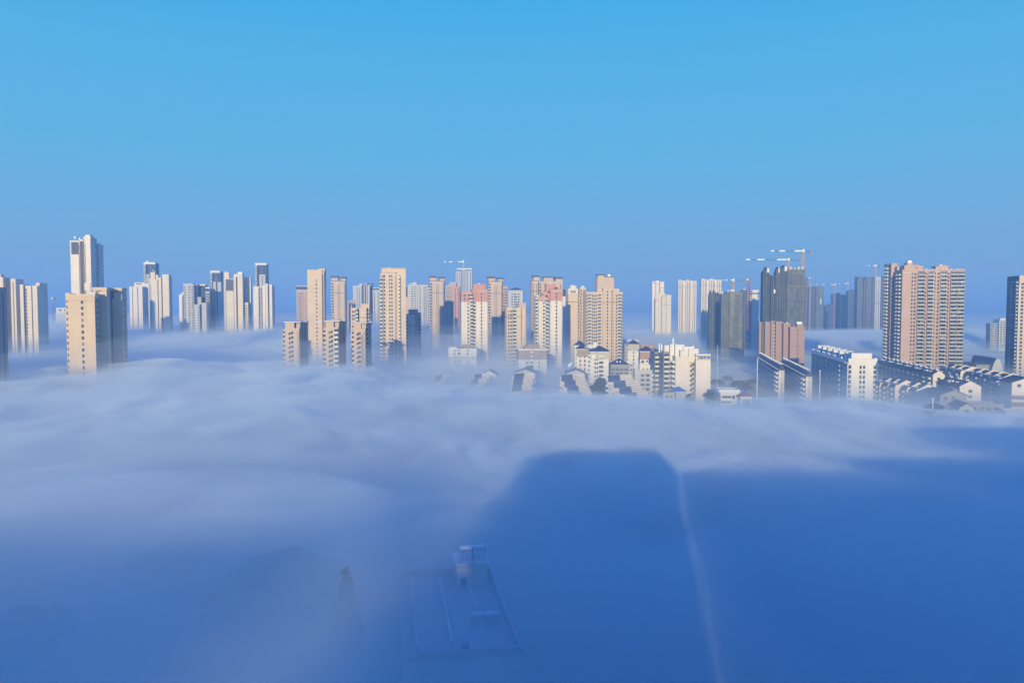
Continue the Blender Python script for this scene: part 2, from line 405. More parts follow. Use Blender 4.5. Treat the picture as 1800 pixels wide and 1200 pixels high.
    def band(s, b, ytop, ybot, mat='band', proud=.09, name='belt_course'):
        z1 = s.loc(900, ytop, b['v'])[1] if False else None
        px = 900
        # find heights along the block's own front plane
        def zof(y):
            lo = s.A+s.u*((b['u0']+b['u1'])/2)+s.w*b['v']; k = (600-y)/FPX
            # solve pixel row: (z-CAMZ) = t*(-SP+CP*k), y = t*(CP+SP*k)
            t = lo.y/(CP+SP*k); return CAMZ+t*(-SP+CP*k)
        z1, z0 = zof(ytop), zof(ybot); e = proud+.003*s.n; s.n += 1
        s.part(name).box(b['u0']-e, b['u1']+e, b['v']-e, b['v']+b['dep']+e, z0, z1, mat)
        return z0, z1
    def zrow(s, b, y):
        lo = s.A+s.u*((b['u0']+b['u1'])/2)+s.w*b['v']; k = (600-y)/FPX; t = lo.y/(CP+SP*k); return CAMZ+t*(-SP+CP*k)
    def slab(s, b, over=.6, t=.45, lift=0, mat='trim', name='roof_slab'):
        s.n += 1; z = b['zt']+lift+.002*s.n
        s.part(name).box(b['u0']-over, b['u1']+over, b['v']-over, b['v']+b['dep']+over, z, z+t, mat)
    def hip(s, b, rise, over=.8, mat='roofblue', name='roof', ridge=.4):
        P = s.part(name); z = b['zt']+.01; u0, u1, v0, v1 = b['u0']-over, b['u1']+over, b['v']-over, b['v']+b['dep']+over
        lu, lv = u1-u0, v1-v0; z0 = z+.35
        s.part('eave').box(u0-.05, u1+.05, v0-.05, v1+.05, z, z0, 'trim')
        z0 += .01
        if lu >= lv: r0, r1 = (u0+lv*.5, (v0+v1)/2), (u1-lv*.5, (v0+v1)/2)
        else: r0, r1 = ((u0+u1)/2, v0+lu*.5), ((u0+u1)/2, v1-lu*.5)
        if lu == lv: r1 = (r0[0]+.1, r0[1])
        p = [(u0, v0, z0), (u1, v0, z0), (u1, v1, z0), (u0, v1, z0), (*r0, z0+rise), (*r1, z0+rise)]
        f = [(0, 1, 5, 4), (1, 2, 5), (2, 3, 4, 5), (3, 0, 4)] if lu >= lv else [(0, 1, 4), (1, 2, 5, 4), (2, 3, 5), (3, 0, 4, 5)]
        P.poly(p, f+[(3, 2, 1, 0)], mat)
    def box(s, b, q0, q1, p0, p1, h, mat=None, name='penthouse', base=-.9):
        """a box on the roof of block b; q along u, p along v (fractions)"""
        s.n += 1; e = .003*s.n
        u0 = b['u0']+(b['u1']-b['u0'])*q0+e; u1 = b['u0']+(b['u1']-b['u0'])*q1; v0 = b['v']+b['dep']*p0+e; v1 = b['v']+b['dep']*p1
        s.part(name).box(u0, u1, v0, v1, b['zt']+base, b['zt']+h, mat or s.wallmat)
        return dict(u0=u0, u1=u1, v=v0, dep=v1-v0, z=b['zt']+h, zt=b['zt']+h)
    def tank(s, b, q, p, r=1.2, h=2.2, kind='cyl', lift=0):
        u = b['u0']+(b['u1']-b['u0'])*q; v = b['v']+b['dep']*p; P = s.new('water_tank'); z = b['zt']+lift
        if kind == 'ball': P.ball((u, v, z+r*.8), r, 'tank'); P.cyl(u, v, z-.95, z+.1, r*.35, r*.35, 'steel')
        else: P.cyl(u, v, z-.9, z-.9+h, r, r, 'tank', 12); P.cyl(u, v, z-.9+h, z-.5+h, r, r*.2, 'tank', 12)
    def solar(s, b, q, p, name='solar_heater'):
        u = b['u0']+(b['u1']-b['u0'])*q; v = b['v']+b['dep']*p; z = b['zt']-.9; P = MB()
        P.bar((-.9, .5, 1.45), (.9, .5, 1.45), .42, 'tank')
        for k in range(7): P.bar((-.75+k*.25, -.65, .3), (-.75+k*.25, .4, 1.35), .07, 'tube')
        P.bar((-.85, .5, 0), (-.85, .5, 1.4), .06, 'steel'); P.bar((.85, .5, 0), (.85, .5, 1.4), .06, 'steel')
        P.bar((-.85, -.75, .0), (-.85, -.7, .35), .06, 'steel'); P.bar((.85, -.75, .0), (.85, -.7, .35), .06, 'steel')
        k = 'solar'
        if k not in _cache: _cache[k] = P.mesh('solar_heater')
        o = bpy.data.objects.new(name, _cache[k]); COL.objects.link(o); o.parent = s.root; o.location = (u, v, z); o.rotation_euler.z = rnd.uniform(-.3, .3)
        return o
    def antenna(s, b, q, p, h, r=.09, name='antenna'):
        u = b['u0']+(b['u1']-b['u0'])*q; v = b['v']+b['dep']*p; z = b['zt']-.95
        P = s.part(name); P.cyl(u, v, z, z+h, r, r*.7, 'pole', 6)
        for k in (.6, .75, .9): P.bar((u-.5*(1.3-k), v, z+h*k), (u+.5*(1.3-k), v, z+h*k), .05, 'pole')
    def finish(s, cap=100):
        for nm, mb in list(s.parts.items())+s.extra:
            if mb.v: mb.build(nm, s.root)
        px = 1024/1800*FPX/s.D
        for nm, lst in (('window', s.wins), ('balcony', s.bals)):
            if not lst: continue
            lst.sort(key=lambda t: (-round(t[2], 1)))
            for (u, v, z, r, me) in lst[:cap]:
                o = bpy.data.objects.new(nm, me); COL.objects.link(o); o.parent = s.root; o.location = (u, v, z); o.rotation_euler = (0, 0, r)
            rest = lst[cap:]
            if rest:
                vs = []; fs = []; mi = []; mats = []
                for (u, v, z, r, me) in rest:
                    b0 = len(vs); c, q = math.cos(r), math.sin(r)
                    mm = []
                    for m_ in me.materials:
                        if m_ not in mats: mats.append(m_)
                        mm.append(mats.index(m_))
                    for p in me.vertices: x, y, zz = p.co; vs.append((u+x*c-y*q, v+x*q+y*c, z+zz))
                    for p in me.polygons: fs.append(tuple(i+b0 for i in p.vertices)); mi.append(mm[p.material_index])
                me2 = bpy.data.meshes.new(nm); me2.from_pydata(vs, [], fs)
                for m_ in mats: me2.materials.append(m_)
                me2.polygons.foreach_set('material_index', mi); me2.update()
                o = bpy.data.objects.new(nm, me2); COL.objects.link(o); o.parent = s.root; o['kind'] = 'stuff'

# ground as one sheet
me = bpy.data.meshes.new('ground'); me.from_pydata([(-9000, -2000, 0), (9000, -2000, 0), (9000, 14000, 0), (-9000, 14000, 0)], [], [(0, 1, 2, 3)])
me.materials.append(M['soil']); g = bpy.data.objects.new('ground', me); COL.objects.link(g); g['kind'] = 'structure'
# ------------------------------------------------------------------ towers, from one side of the view to the other
GT = 'apartment towers rising out of the fog'
LR = -12      # heading of the buildings at one side
def T(label, px, py, D, rot=LR, wall='cream', group=GT, name='apartment_tower', cat='apartment tower'):
    return Bld(name, label, cat, px, py, D, rot, wall, group)

# dark tower cut by the frame
t = T('dark shaded tower cut off by the picture edge, its bright front out of view', -80, 505, 330, 0, 'midgrey')
b = t.block(-130, -46, 503, 0, 21)
t.windows(b, [.3, .7], 'R', 1.2, 1.5); t.strip(b, .88, 'R', 1.0); t.finish()

# stepped pair at the edge
t = T('stepped cream tower just behind the dark edge tower, only its crown in sun', -30, 487, 640)
b = t.block(-26, 5, 487, 0, 14); t.block(5, 18, 491, 7, 12); b3 = t.block(18.5, 27, 490, 3, 16); t.block(27, 32, 493, 12, 9)
t.strip(b3, .5, 'F', .8); t.box(b, .3, .8, .2, .7, 2.5); t.tank(b, .6, .5); t.windows(b, [.4], 'R', 1.2, 1.5); t.finish()
t = T('cream tower with grooved sunlit front between the edge tower and the tallest tower', 35, 500, 640)
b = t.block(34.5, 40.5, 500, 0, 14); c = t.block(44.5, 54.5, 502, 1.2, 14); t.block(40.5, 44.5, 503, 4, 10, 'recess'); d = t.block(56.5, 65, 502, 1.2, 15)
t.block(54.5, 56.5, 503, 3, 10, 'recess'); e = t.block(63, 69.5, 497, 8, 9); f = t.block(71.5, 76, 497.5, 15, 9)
t.windows(c, [.12], 'F', 1.0, 1.5, fr='recess'); t.strip(c, .0, 'F', .7, 3); t.windows(f, [.5], 'R', 1, 1.4); t.finish()

# distant low hazy block and tower beyond
t = T('low pale block with a white top storey half sunk in far haze', 98, 541, 1100, 3, 'grey', None, 'apartment_block', 'building')
b = t.block(98, 122, 548, 0, 20); c = t.block(99, 121, 541, 3, 14, 'white'); t.ledges(b, 0, 1, 'F', 1.5, 3, .4, .6)
t.strip(c, .3, 'F', 5, 2.0, 4.5); t.strip(c, .7, 'F', 4, 2, 4.5); t.finish()
t = Bld('lattice_tower', 'slim grey lattice tower in haze beyond the low pale block', 'tower', 93, 522, 1150, 0, 'concrete')
p = t.part('mast')
zt = at(93, 526, 1150).z
for sx in (-1, 1):
    for sy in (-1, 1): p.bar((sx*1.6, sy*1.6, 0), (sx*1.1, sy*1.1, zt), .35, 'concrete')
z = 24
while z < zt-3:
    for sy in (-1, 1): p.bar((-1.5, sy*1.4, z), (1.5, sy*1.4, z+3), .2, 'concrete'); p.bar((1.5, sy*1.4, z), (-1.5, sy*1.4, z+3), .2, 'concrete')
    z += 3
t.part('platform').box(-3.2, 3.2, -3.2, 3.2, zt, zt+.5, 'concrete'); t.part('cabin').box(-2, 2, -2, 2, zt+.5, zt+3.2, 'grey'); t.finish()

# the tallest tower
t = T('tallest cream tower of all, with a slate panel near its top', 123, 424, 520, LR, 'ivory')
b = t.block(123, 139.5, 423, 0, 13); t.block(139.5, 145.5, 421, 3.0, 11); c = t.block(147.5, 158.5, 416, -1.2, 12, cap=.15)
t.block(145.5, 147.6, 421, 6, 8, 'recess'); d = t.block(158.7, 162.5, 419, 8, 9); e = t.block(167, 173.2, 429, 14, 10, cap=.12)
p = t.part('slate_panel'); z1, z0 = t.zrow(b, 425.5), t.zrow(b, 447)
p.box(b['u0']+.7, b['u1']-.6, b['v']-.13, b['v']+.1, z0, z1, 'panel')
t.strip(b, .93, 'F', .5, 3, name='groove'); t.strip(c, .12, 'F', .45, 5, name='groove'); t.windows(c, [.93], 'R', 1.0, 1.5)
t.box(c, .1, .85, .1, .7, 1.4, name='penthouse'); t.tank(b, .28, .4, .9, 3.0, 'ball', 2.0); t.tank(b, .7, .5, .6, 3.2)
z = t.zrow(c, 503); t.part('plaster_patch').box(c['u0']-.4, c['u0']+3.2, c['v']-.5, c['v']+.1, z-3, z+2.2, 'ivory')
t.windows(b, [.5], 'L', 1.2, 1.5); t.tank(e, .5, .5, .9, 1.8); t.finish()

# the near tower in front of it
t = T('broad near sand tower with one column of small windows, below the tallest', 118, 516, 370, -14.0, 'sand')
b = t.block(118.5, 166, 516.5, 0, 8.5, cap=.25); s0 = t.block(115.2, 122, 515, 1.6, 9); c = t.block(163, 187, 505, 9, 9, cap=.12)
d = t.block(185, 193, 507, 15, 6, 'recess'); e = t.block(193, 213.5, 506, 19, 10, cap=.12); t.block(150, 165, 520, 10, 14)
t.windows(b, [.53], 'F', 1.0, 1.55, top=5.0, fr='sand'); t.balconies(s0, [.4], 'F', 1.1, .35, top=6, st='sand')
t.windows(b, [.5], 'R', 1.3, 1.5); t.windows(e, [.5], 'R', 1.3, 1.5); t.strip(b, .25, 'R', 1.5); t.strip(b, .8, 'R', 1.2)
for q in (.3, .7): t.part('cornice_line').box(b['u0']-.3, b['u1']+.3, b['v']-.42, b['v']+.2, b['zt']-2.6-.01*q-(q > .5)*.8, b['zt']-2.3-(q > .5)*.8, 'sand')
for blk, q in ((c, .3), (e, .22)):
    u = blk['u0']+(blk['u1']-blk['u0'])*q; P = t.part('window_recess'); P.box(u-.6, u+.6, blk['v']-.05, blk['v']+.3, blk['zt']-5.6, blk['zt']-2.2, 'recess'); P.box(u-.6, u+2.2, blk['v']-.06, blk['v']+.3, blk['zt']-2.2, blk['zt']-1.7, 'recess')
t.box(b, .72, .78, .3, .5, 1.2); t.tank(b, .84, .3, .8, 1.6); t.tank(b, .93, .3, .5, 1.4, lift=.3); t.finish()

# group standing in the next row
t = T('pale tower with half shaded front beside the broad near tower', 227, 503, 960, -12, 'ivory')
b = t.block(227.3, 231.8, 503.5, 1.5, 14); b2 = t.block(233, 241, 503.5, 0, 14); c = t.block(242.5, 250, 503, 0, 15); d = t.block(236, 262, 498, 11, 12)
t.block(231.8, 233, 505, 3, 10, 'recess'); t.block(241, 242.5, 505, 3, 10, 'recess'); e = t.block(256, 258, 500, 20, 10); t.ledges(d, .1, .5, 'F', 1.5, 9, 1.6, .15, 'recess', 'roof_opening')
t.box(d, .0, .7, .1, .8, 1.2); t.finish()
def blue_top(label, x0, yt, D, x1, xc0, xc1, ylow, w='grey', tank=False, depthR=12):
    t = T(label, x0, yt, D, -12, w)
    a = t.block(x0+1.8, x1, yt+3.5, 0, 16, 'navy'); s = t.block(x0, x0+3.4, yt+6, -2.5, 12, w); c = t.block(x0-.3, x1-1, yt+2.6, -.8, 15, 'white', par=False, z0=t.zrow(a, yt+5.5), part='crown')
    t.box(c, .05, .95, .1, .9, .7, 'white', 'crown_lip', base=.01)
    l = t.block(xc0, xc1, ylow, -3, 10, w)
    t.balconies(s, [.5], 'F', 2.6, 1.0, top=5); t.windows(a, [.5], 'F', .9, 1.3, top=5, fr='tank')
    if tank: t.tank(c, .25, .4, 1.7, 3, 'ball', .3)
    return t, a, l
t, a, l = blue_top('slim pale tower with a dark blue top and a white ball tank on its roof', 252.5, 459, 1000, 274, 256.5, 262.5, 482, tank=True)
t.windows(l, [.4], 'F', 1, 1.4); t.finish()

t = T('tall cream tower with a little turret and a plain slab, feet in fog', 264, 482, 880, LR, 'cream')
b = t.block(264.5, 276.5, 491, 0, 12); b0 = t.block(264.2, 272, 478.5, 1.5, 9); b00 = t.block(273, 277.5, 483, 3, 8)
c = t.block(278, 283, 487.5, 1, 12); d = t.block(285, 296.5, 483, -.8, 14); e = t.block(296, 299, 489, 9, 9)
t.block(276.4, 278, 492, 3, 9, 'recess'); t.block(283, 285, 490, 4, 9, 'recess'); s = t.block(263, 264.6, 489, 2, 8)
t.balconies(s, [.5], 'F', 1.3, .8, top=3, st='trim'); t.strip(b, .04, 'F', .5, 6, name='groove'); t.tank(b0, .45, .4, .9, 2, 'ball', 1.6); t.tank(b0, .75, .5, .5, 2)
t.box(d, .02, .98, .05, .9, .5); t.windows(d, [.5], 'R', 1.2, 1.5); t.finish()

t = T('short pale tower at the edge of the blue shaded cluster', 314, 515, 868, -12, 'grey')
b = t.block(314.5, 321, 517, 0, 14, 'white'); c = t.block(319.5, 323, 514, 5, 12, 'white'); t.strip(b, .85, 'F', .8); t.finish()
t = T('grey tower with dotted window column and roof canopies in the blue shaded cluster', 322, 498, 860, -12, 'grey')
b = t.block(322.5, 340.3, 500, 0, 14); t.block(322, 339, 498, 2, 10, par=False, part='roof_canopy', z0=t.zrow(b, 500)); c = t.block(340, 346.5, 499, 8, 10); d = t.block(346.5, 361.5, 501, 14, 12, 'navy')  # rear navy block: its shade is put into the colour
cr = t.block(346, 361, 499.5, 13.2, 11, 'white', par=False, z0=t.zrow(d, 502), part='crown')
e = t.block(347.2, 353.5, 522, 4, 8); t.windows(b, [.12, .55], 'F', 1.3, 1.5); t.balconies(b, [.85], 'F', 2.5, .8); t.windows(d, [.5], 'F', 1, 1.3); t.strip(c, .6, 'F', 1.4); t.finish()
t = T('squat pair of pale blocks standing in front of the blue shaded cluster', 342, 535, 845, -12, 'grey')
b = t.block(341.5, 350.5, 535, 0, 14); c = t.block(354.5, 362.5, 532, 0, 14); d = t.block(350.5, 354.5, 540, 4, 10, 'midgrey'); t.windows(d, [.5], 'F', 1.2, 1.5); t.windows(b, [.8], 'F', 1, 1.4); t.finish()
t = T('pale tower with blue glazed penthouse next to the slim dark topped tower', 361, 505, 866, -12, 'grey')
b = t.block(361, 368, 512, 0, 12); c = t.block(362, 375, 508, 6, 12, 'navy'); cr = t.block(361, 369, 504.5, 5.4, 8, 'white', par=False, z0=t.zrow(c, 507), part='crown')
t.windows(b, [.25, .7], 'F', 1.6, 1.6); t.strip(b, .93, 'F', .7, 6); t.finish()
t, a, l = blue_top('slim dark topped tower with two pale shafts, beside the turreted cream tower', 369.5, 474, 1000, 388, 374.5, 379.5, 495)
l2 = t.block(382.5, 388.5, 495.5, -3, 10); t.block(379.5, 382.5, 497, -1, 6, 'recess'); t.finish()

t = T('turreted cream tower with slate panel beside a tall central shaft', 394, 478, 880, LR, 'cream')
b = t.block(396.5, 410.2, 490, 0, 13); b0 = t.block(394, 402.5, 478.5, 3, 9); s = t.block(393.6, 396.8, 489, 1.4, 9); c = t.block(410.5, 414.5, 486, 1, 12)
t.block(414.5, 417, 489, 4, 9, 'recess'); d = t.block(417, 426, 480.5, -1, 14); d0 = t.block(411, 425.5, 482, 5, 8); e = t.block(426.5, 440.5, 487, 14, 11); f = t.block(428, 436, 531.5, 4, 8)
p = t.part('slate_panel'); z1, z0 = t.zrow(b, 491), t.zrow(b, 511); p.box(b['u0']+.3, b['u1']-.3, b['v']-.13, b['v']+.1, z0, z1, 'panel')
t.balconies(s, [.5], 'F', 1.4, .8, top=3, st='trim'); t.strip(e, .2, 'F', 1.1, 5, 38); t.box(d, .1, .9, .1, .8, 1.6, 'tank'); t.tank(b0, .3, .4, .5, 2.2); t.windows(f, [.3, .7], 'F', 1.0, 1.5, 5); t.strip(b, .02, 'F', .4, 10, name='groove')
t.finish()
t, a, l = blue_top('slim dark topped tower with a pink white block at its foot, last before open sky', 448.5, 460.5, 1000, 469.5, 455.5, 466.5, 482.5)
t.windows(l, [.5], 'F', 1.3, 1.6); t.finish()
t = T('wide ribbed tower mostly in shade with sunlit tops, last before open sky', 445, 502, 868, -12, 'ivory')
b = t.block(445, 454.8, 503, 0, 14); c = t.block(456.5, 459, 502.5, .6, 13); d = t.block(460.3, 466, 502, 0, 14); e = t.block(466.5, 470.8, 498.5, -1.2, 15); f = t.block(473, 478, 500, 1, 14)
t.block(454.8, 480, 504, 3.5, 12, 'grey'); g2 = t.block(476, 481.5, 502, 14, 9)
t.strip(b, .98, 'F', .7); t.strip(d, .02, 'F', .6); t.strip(e, .97, 'F', .6); t.windows(c, [.5], 'F', .9, 1.4); t.finish()

# ------------------------------------------------------------------ middle
MR = -8.0
t = T('small pinkish tower with dark crown band, half hidden by the plain tall sand tower', 519, 502, 900, MR, 'pinktan')
b = t.block(520.5, 541, 502, 0, 15, 'grey'); t.band(b, 503.5, 509, 'navy', name='crown_band'); b2 = t.block(524, 541, 511, -2, 10, 'pinktan')
t.windows(b2, [.12, .3], 'F', 1.3, 1.5); t.strip(b2, .55, 'F', .5); t.strip(b2, .8, 'F', .5); t.windows(b, [.08], 'F', 1.2, 1.6); t.finish()
t = T('plain tall sand tower with one column of small windows', 540, 474, 620, MR, 'sand')
b = t.block(540, 565.5, 474, 0, 12); b2 = t.block(565.5, 569.5, 476, 1.4, 12); c = t.block(560, 571, 472, 5, 9, par=False, z0=75, part='roof_canopy')
t.windows(b, [.62], 'F', 1.0, 1.6, 10, 3.3, fr='sand'); t.band(b, 493.4, 493.9, 'sand', .18); t.part('cornice_line').box(b['u0']+1.5, b['u1']-.5, b['v']-.35, b['v']+.1, b['zt']-3.2, b['zt']-2.8, 'sand')
t.strip(b2, .5, 'F', .8, 3); t.windows(b2, [.5], 'R', 1.3, 1.5); t.finish()
def twin_roof(label, x0, yt, D, rot=MR, w='tan'):
    t = T(label, x0, yt, D, rot, w, 'brown beige towers with paired dark roofs'); k = 25.5
    X = lambda q: x0+q*k
    b = t.block(X(.02), X(.94), yt+8, 0, 13); s = t.block(X(0), X(.12), yt+8.6, 1.2, 9)
    r1 = t.block(X(.0), X(.44), yt+2.2, 5, 8); r2 = t.block(X(.66), X(1.0), yt+3.6, 6, 8)
    for r in (r1, r2): t.slab(r, .7, 1.9, 0, 'roofblue', 'roof')
    t.slab(b, .35, .5, 0, 'roofdark', 'roof_edge')
    t.band(b, yt+28.3, yt+29.3)
    for q in (.47, .60): t.strip(b, q, 'F', .55, 3.5, name='groove')
    t.strip(b, .95, 'F', .5, 3.5, name='groove'); t.windows(b, [.07], 'F', 1.7, 1.6); t.balconies(s, [.2], 'F', 1.3, .9); t.windows(b, [.5], 'R', 1.5, 1.5)
    return t
t = twin_roof('brown beige tower with paired dark roofs between the plain tall tower and the grey one', 582.5, 486, 790); t.finish()
t = T('small tan tower crowned by four fins, behind the paired roof tower', 611, 527, 870, MR, 'tan')
b = t.block(611.5, 624, 534, 1, 10, 'navy'); b1 = t.block(611, 612.6, 528, 0, 11)
for x in (614, 617.5, 621): t.block(x, x+2.2, 527, .2, 8, z0=t.zrow(b, 533), par=False, part='fin')
t.strip(b, .5, 'F', .6, 1, 5, 'tank'); t.finish()
t = T('near square beige tower with jutting flat roof, first of the front row', 497, 565, 480, MR, 'tan', 'three squat beige towers with jutting flat roofs')
def squat(t, X, yt, side=15):
    b = t.block(X(.0), X(.62), yt+11.5, 0, 12); t0 = t.block(X(.01), X(.40), yt+1.5, .7, 8); t1 = t.block(X(.50), X(.66), yt+2.5, 3.5, 8); s = t.block(X(-.10), X(.0), yt+14, 1.5, 9)
    c = t.block(X(.66), X(.80), yt+2, 10, 9); d = t.block(X(.80), X(.93), yt+1.5, 16, 10)
    z = t0['zt']; t.part('roof_slab').box(t0['u0']-.9, t1['u1']+1.0, -.6, 14, z, z+.5, 'trim'); t.part('roof_slab').box(c['u0']-.9, d['u1']+.6, 14.01, 25, z+.02, z+.48, 'trim')
    t.windows(b, [.32], 'F', 1.1, 1.5, 4.5); t.windows(b, [.5], 'F', 1.3, 1.6, 4.0); t.balconies(s, [.5], 'F', 1.5, .5, 3.5, st='tan')
    t.windows(b, [.4], 'R', 1.4, 1.5); t.part('groove').box(b['u1']-1.0, b['u1']-.6, b['v']-.07, b['v']+.1, 8, b['zt']-2, 'recess')
    return b, c, d
squat(t, lambda q: 501+q*40, 565); t.finish()
t = T('near beige tower with jutting roof and air vents, middle of the front row', 568, 563, 470, MR, 'tan', 'three squat beige towers with jutting flat roofs')
b, c, d = squat(t, lambda q: 572+q*36, 563); t.box(b, .2, .4, .2, .5, 1.8); t.balconies(b, [.85], 'F', 2.6, 1.0, 4); t.part('roof_slab').box(-5, -1, 3, 12, b['zt']+3.2, b['zt']+3.7, 'trim'); t.finish()
t = T('near beige tower with jutting roof and paired stair windows, last of the front row', 618, 566, 475, MR, 'tan', 'three squat beige towers with jutting flat roofs')
b, c, d = squat(t, lambda q: 622+q*32, 566); t.strip(b, .72, 'F', .7, 4, name='groove'); t.tank(b, .5, .3, 1.2, 1.4); t.balconies(c, [.5], 'F', 1.8, 1.0, 3); t.finish()
t = T('peach tower with brown belt and roof box, behind the front row', 615, 540, 600, MR, 'sand')
b = t.block(616.5, 628.5, 541, 0, 13); c = t.block(631.5, 644, 540.5, 0, 13); t.block(628.5, 631.5, 543, 3, 10, 'midgrey'); d = t.block(636, 649, 534, 6, 9); e = t.block(644, 649, 541, 4, 10)
for k in (b, c): t.band(k, 557.5, 558.5, name='belt_course')
t.windows(b, [.3, .62], 'F', 1.2, 1.5, 4); t.balconies(b, [.9], 'F', 2.0, .9, 4); t.balconies(e, [.5], 'F', 2.0, .9, 4); t.windows(e, [.5], 'R', 1.3, 1.5); t.finish()
t = T('light grey tower with shaded stepped flank, beyond the peach tower', 620, 502, 1050, 2, 'grey')
b = t.block(620.3, 635.5, 502, 0, 14); b0 = t.block(631, 637, 498.5, 3, 10); c = t.block(638.5, 641, 499, 8, 10); d = t.block(641, 645, 498, 13, 10); e = t.block(646, 649.5, 501, 10, 10); f = t.block(645, 653, 500, 20, 10)
t.block(635.5, 652, 505, 14, 9, 'navy'); t.windows(b, [.5, .75], 'F', 1.3, 1.6, 5, 3.3); t.slab(f, .8, 1.5, 0, 'roofblue', 'roof'); t.finish()  # navy block colours in the shade stripes between the flank steps
t = T('pale grey tower with a blue roof band, tucked against the wide crown tower', 655, 507, 1060, 2, 'grey')
b = t.block(655, 669, 505.5, 2, 14); t.band(b, 507, 509.5, 'navy', name='crown_band'); c = t.block(655.5, 669, 511, 0, 10); t.windows(c, [.2, .75], 'F', 1.6, 1.7); t.finish()
t = T('big sand tower with wide flat crown and white balconies down its edge', 668, 471, 600, MR, 'sand')
b = t.block(669.5, 696, 479.5, 0, 13); s = t.block(668, 672.5, 483, -1, 6); b2 = t.block(696.5, 702.5, 482, .8, 13); c0 = t.block(671, 713.2, 472.2, 1.8, 11); c = t.block(703.8, 712.8, 490, 3, 12, 'midgrey'); cc = t.block(704, 713, 473.5, 2.6, 12, z0=t.zrow(c, 489))  # grey shaft under the crown carries the recess shade in its colour
t.slab(c0, .7, .4, 0, 'sand', 'roof_slab'); t.windows(b, [.22], 'F', 1.3, 1.6, 3.5); t.windows(b, [.57], 'F', 1.0, 1.5, 3.5); t.windows(b, [.72], 'F', 1.0, 1.5, 3.5); t.balconies(s, [.4], 'F', 1.9, .9, 3)
t.strip(b2, .97, 'F', 1.2, 2.5, name='stairwell_glazing'); t.balconies(b2, [.93], 'F', 1.4, .9, 3, st='trim'); t.part('cornice_line').box(b['u0']-.4, b['u1']+.4, b['v']-.5, b['v']+.1, b['zt']+.3, b['zt']+.7, 'sand')
t.strip(b, .95, 'F', .4, 2, name='groove'); t.box(c0, .22, .36, .1, .4, .8, 'tank', 'penthouse'); t.finish()
t = T('narrow tan tower peeping from behind the flat crown tower', 713, 503, 760, MR, 'tan')
b = t.block(712, 716, 504, 4, 9, 'navy'); c = t.block(712, 718.5, 522, 0, 10); t.band(c, 545.5, 546.5); t.band(c, 557, 558); t.finish()
t = T('low olive grey tower with dark blue flank beside the flat crown tower', 713, 544, 650, MR, 'midgrey')
b = t.block(713.5, 729.3, 552.5, 0, 12, 'grey'); c = t.block(718, 735, 543.5, 5, 9, 'midgrey'); d = t.block(729.5, 740, 549, 6, 12, 'midgrey'); t.band(b, 571.5, 572.5)
t.windows(b, [.12], 'F', 1.3, 1.5); t.windows(d, [.2, .5, .8], 'F', 1.5, 1.6); t.slab(b, .4, .5, 0, 'roofdark', 'roof_edge'); t.finish()
t = T('pale pinkish twin slab tower full of small windows, beyond the low olive tower', 716, 500, 960, 2, 'grey')
b = t.block(716.5, 733, 501.5, 0, 12); c = t.block(733.5, 752, 500.5, -.8, 13); b0 = t.block(719, 733, 498, 3, 8); e = t.block(752, 755, 504, 2, 12)
t.balconies(b, [.45, .75], 'F', 2.4, 1.0, 4, 3.0); t.windows(c, [.25], 'F', 1.4, 1.6); t.windows(c, [.65, .82], 'F', 1.4, 1.6); t.tank(b0, .5, .5, 1.5, 2); t.tank(b0, .75, .5, 1.0, 2); t.finish()
t = twin_roof('brown beige tower with paired dark roofs facing the pale pinkish twin slab', 756, 486, 790); t.finish()
t = T('dusty pink tower with windowed front between two paired roof towers', 783, 498, 980, 2, 'pinktan')
b = t.block(783, 797, 502, 0, 12); c = t.block(797, 808, 503.5, -1, 12, 'pink'); d = t.block(789, 802, 497.5, 4, 8); t.windows(b, [.2, .45, .75], 'F', 1.4, 1.6); t.windows(c, [.3, .8], 'F', 1.4, 1.6); t.tank(d, .3, .5, 1.2, 2); t.tank(d, .7, .5, 1.2, 2); t.finish()
t = T('low grey tower wholly in shade under the dusty pink tower', 782, 527, 760, MR, 'midgrey')
b = t.block(782.5, 798.5, 528.5, 0, 12); c = t.block(788, 794, 525.5, 2, 6); t.windows(b, [.2, .55, .8], 'F', 1.2, 1.5); t.finish()

def pink_top(label, P, D, rot, w='ivory'):
    """white tower whose four top storeys and stair head are brick pink. P: dict of pixel edges"""
    t = T(label, P['a'], P['ya'], D, rot, w, 'white towers with brick pink tops')
    yb = P['yb']
    lo = t.block(P['a'], P['m1'], yb, 0, 12, w, par=False); ro = t.block(P['m2'], P['z'], yb, -1.2, 13, w, par=False); re = t.block(P['m1'], P['m2'], yb, 2.0, 10, w, par=False)
    kw = dict(z0=lo['zt'])
    a = t.block(P['a'], P['m1'], P['ya'], .02, 11.9, 'pink', part='wall', **kw); c = t.block(P['m2'], P['z'], P['yz'], -1.18, 12.9, 'pink', **kw); t.block(P['m1'], P['m2'], P['ya']-4, 2.05, 9.9, 'pink', **kw)
    h = t.block(P['h0'], P['h1'], P['yh'], 4, 7, 'pink', z0=c['zt']-2)
    for k in (a, c): t.part('belt_course').box(k['u0']-.1, k['u1']+.1, k['v']-.12, k['v']+.4, k['zt']-1.6, k['zt']-1.3, 'white')
    t.tank(h, .5, .5, .9, 1.6)
    t.windows(lo, P['wl'], 'F', 1.2, 1.6, 2.5); t.windows(a, [.3, .7], 'F', 1.3, 1.6, 4)
    t.windows(ro, [P.get('wr', .42)], 'F', 1.1, 1.7, 2.5); t.windows(c, [P.get('wr', .42)], 'F', 1.1, 1.7, 5)
    t.balconies(re, [.5], 'F', 3.1, 1.2, 2.8); t.balconies(a, [.95], 'F', 2.4, 1.0, 5)
    t.balconies(ro, [.3, .75], 'R', 2.8, 1.2, 3); t.strip(ro, .5, 'R', 1.4, 1)
    return t, lo, ro
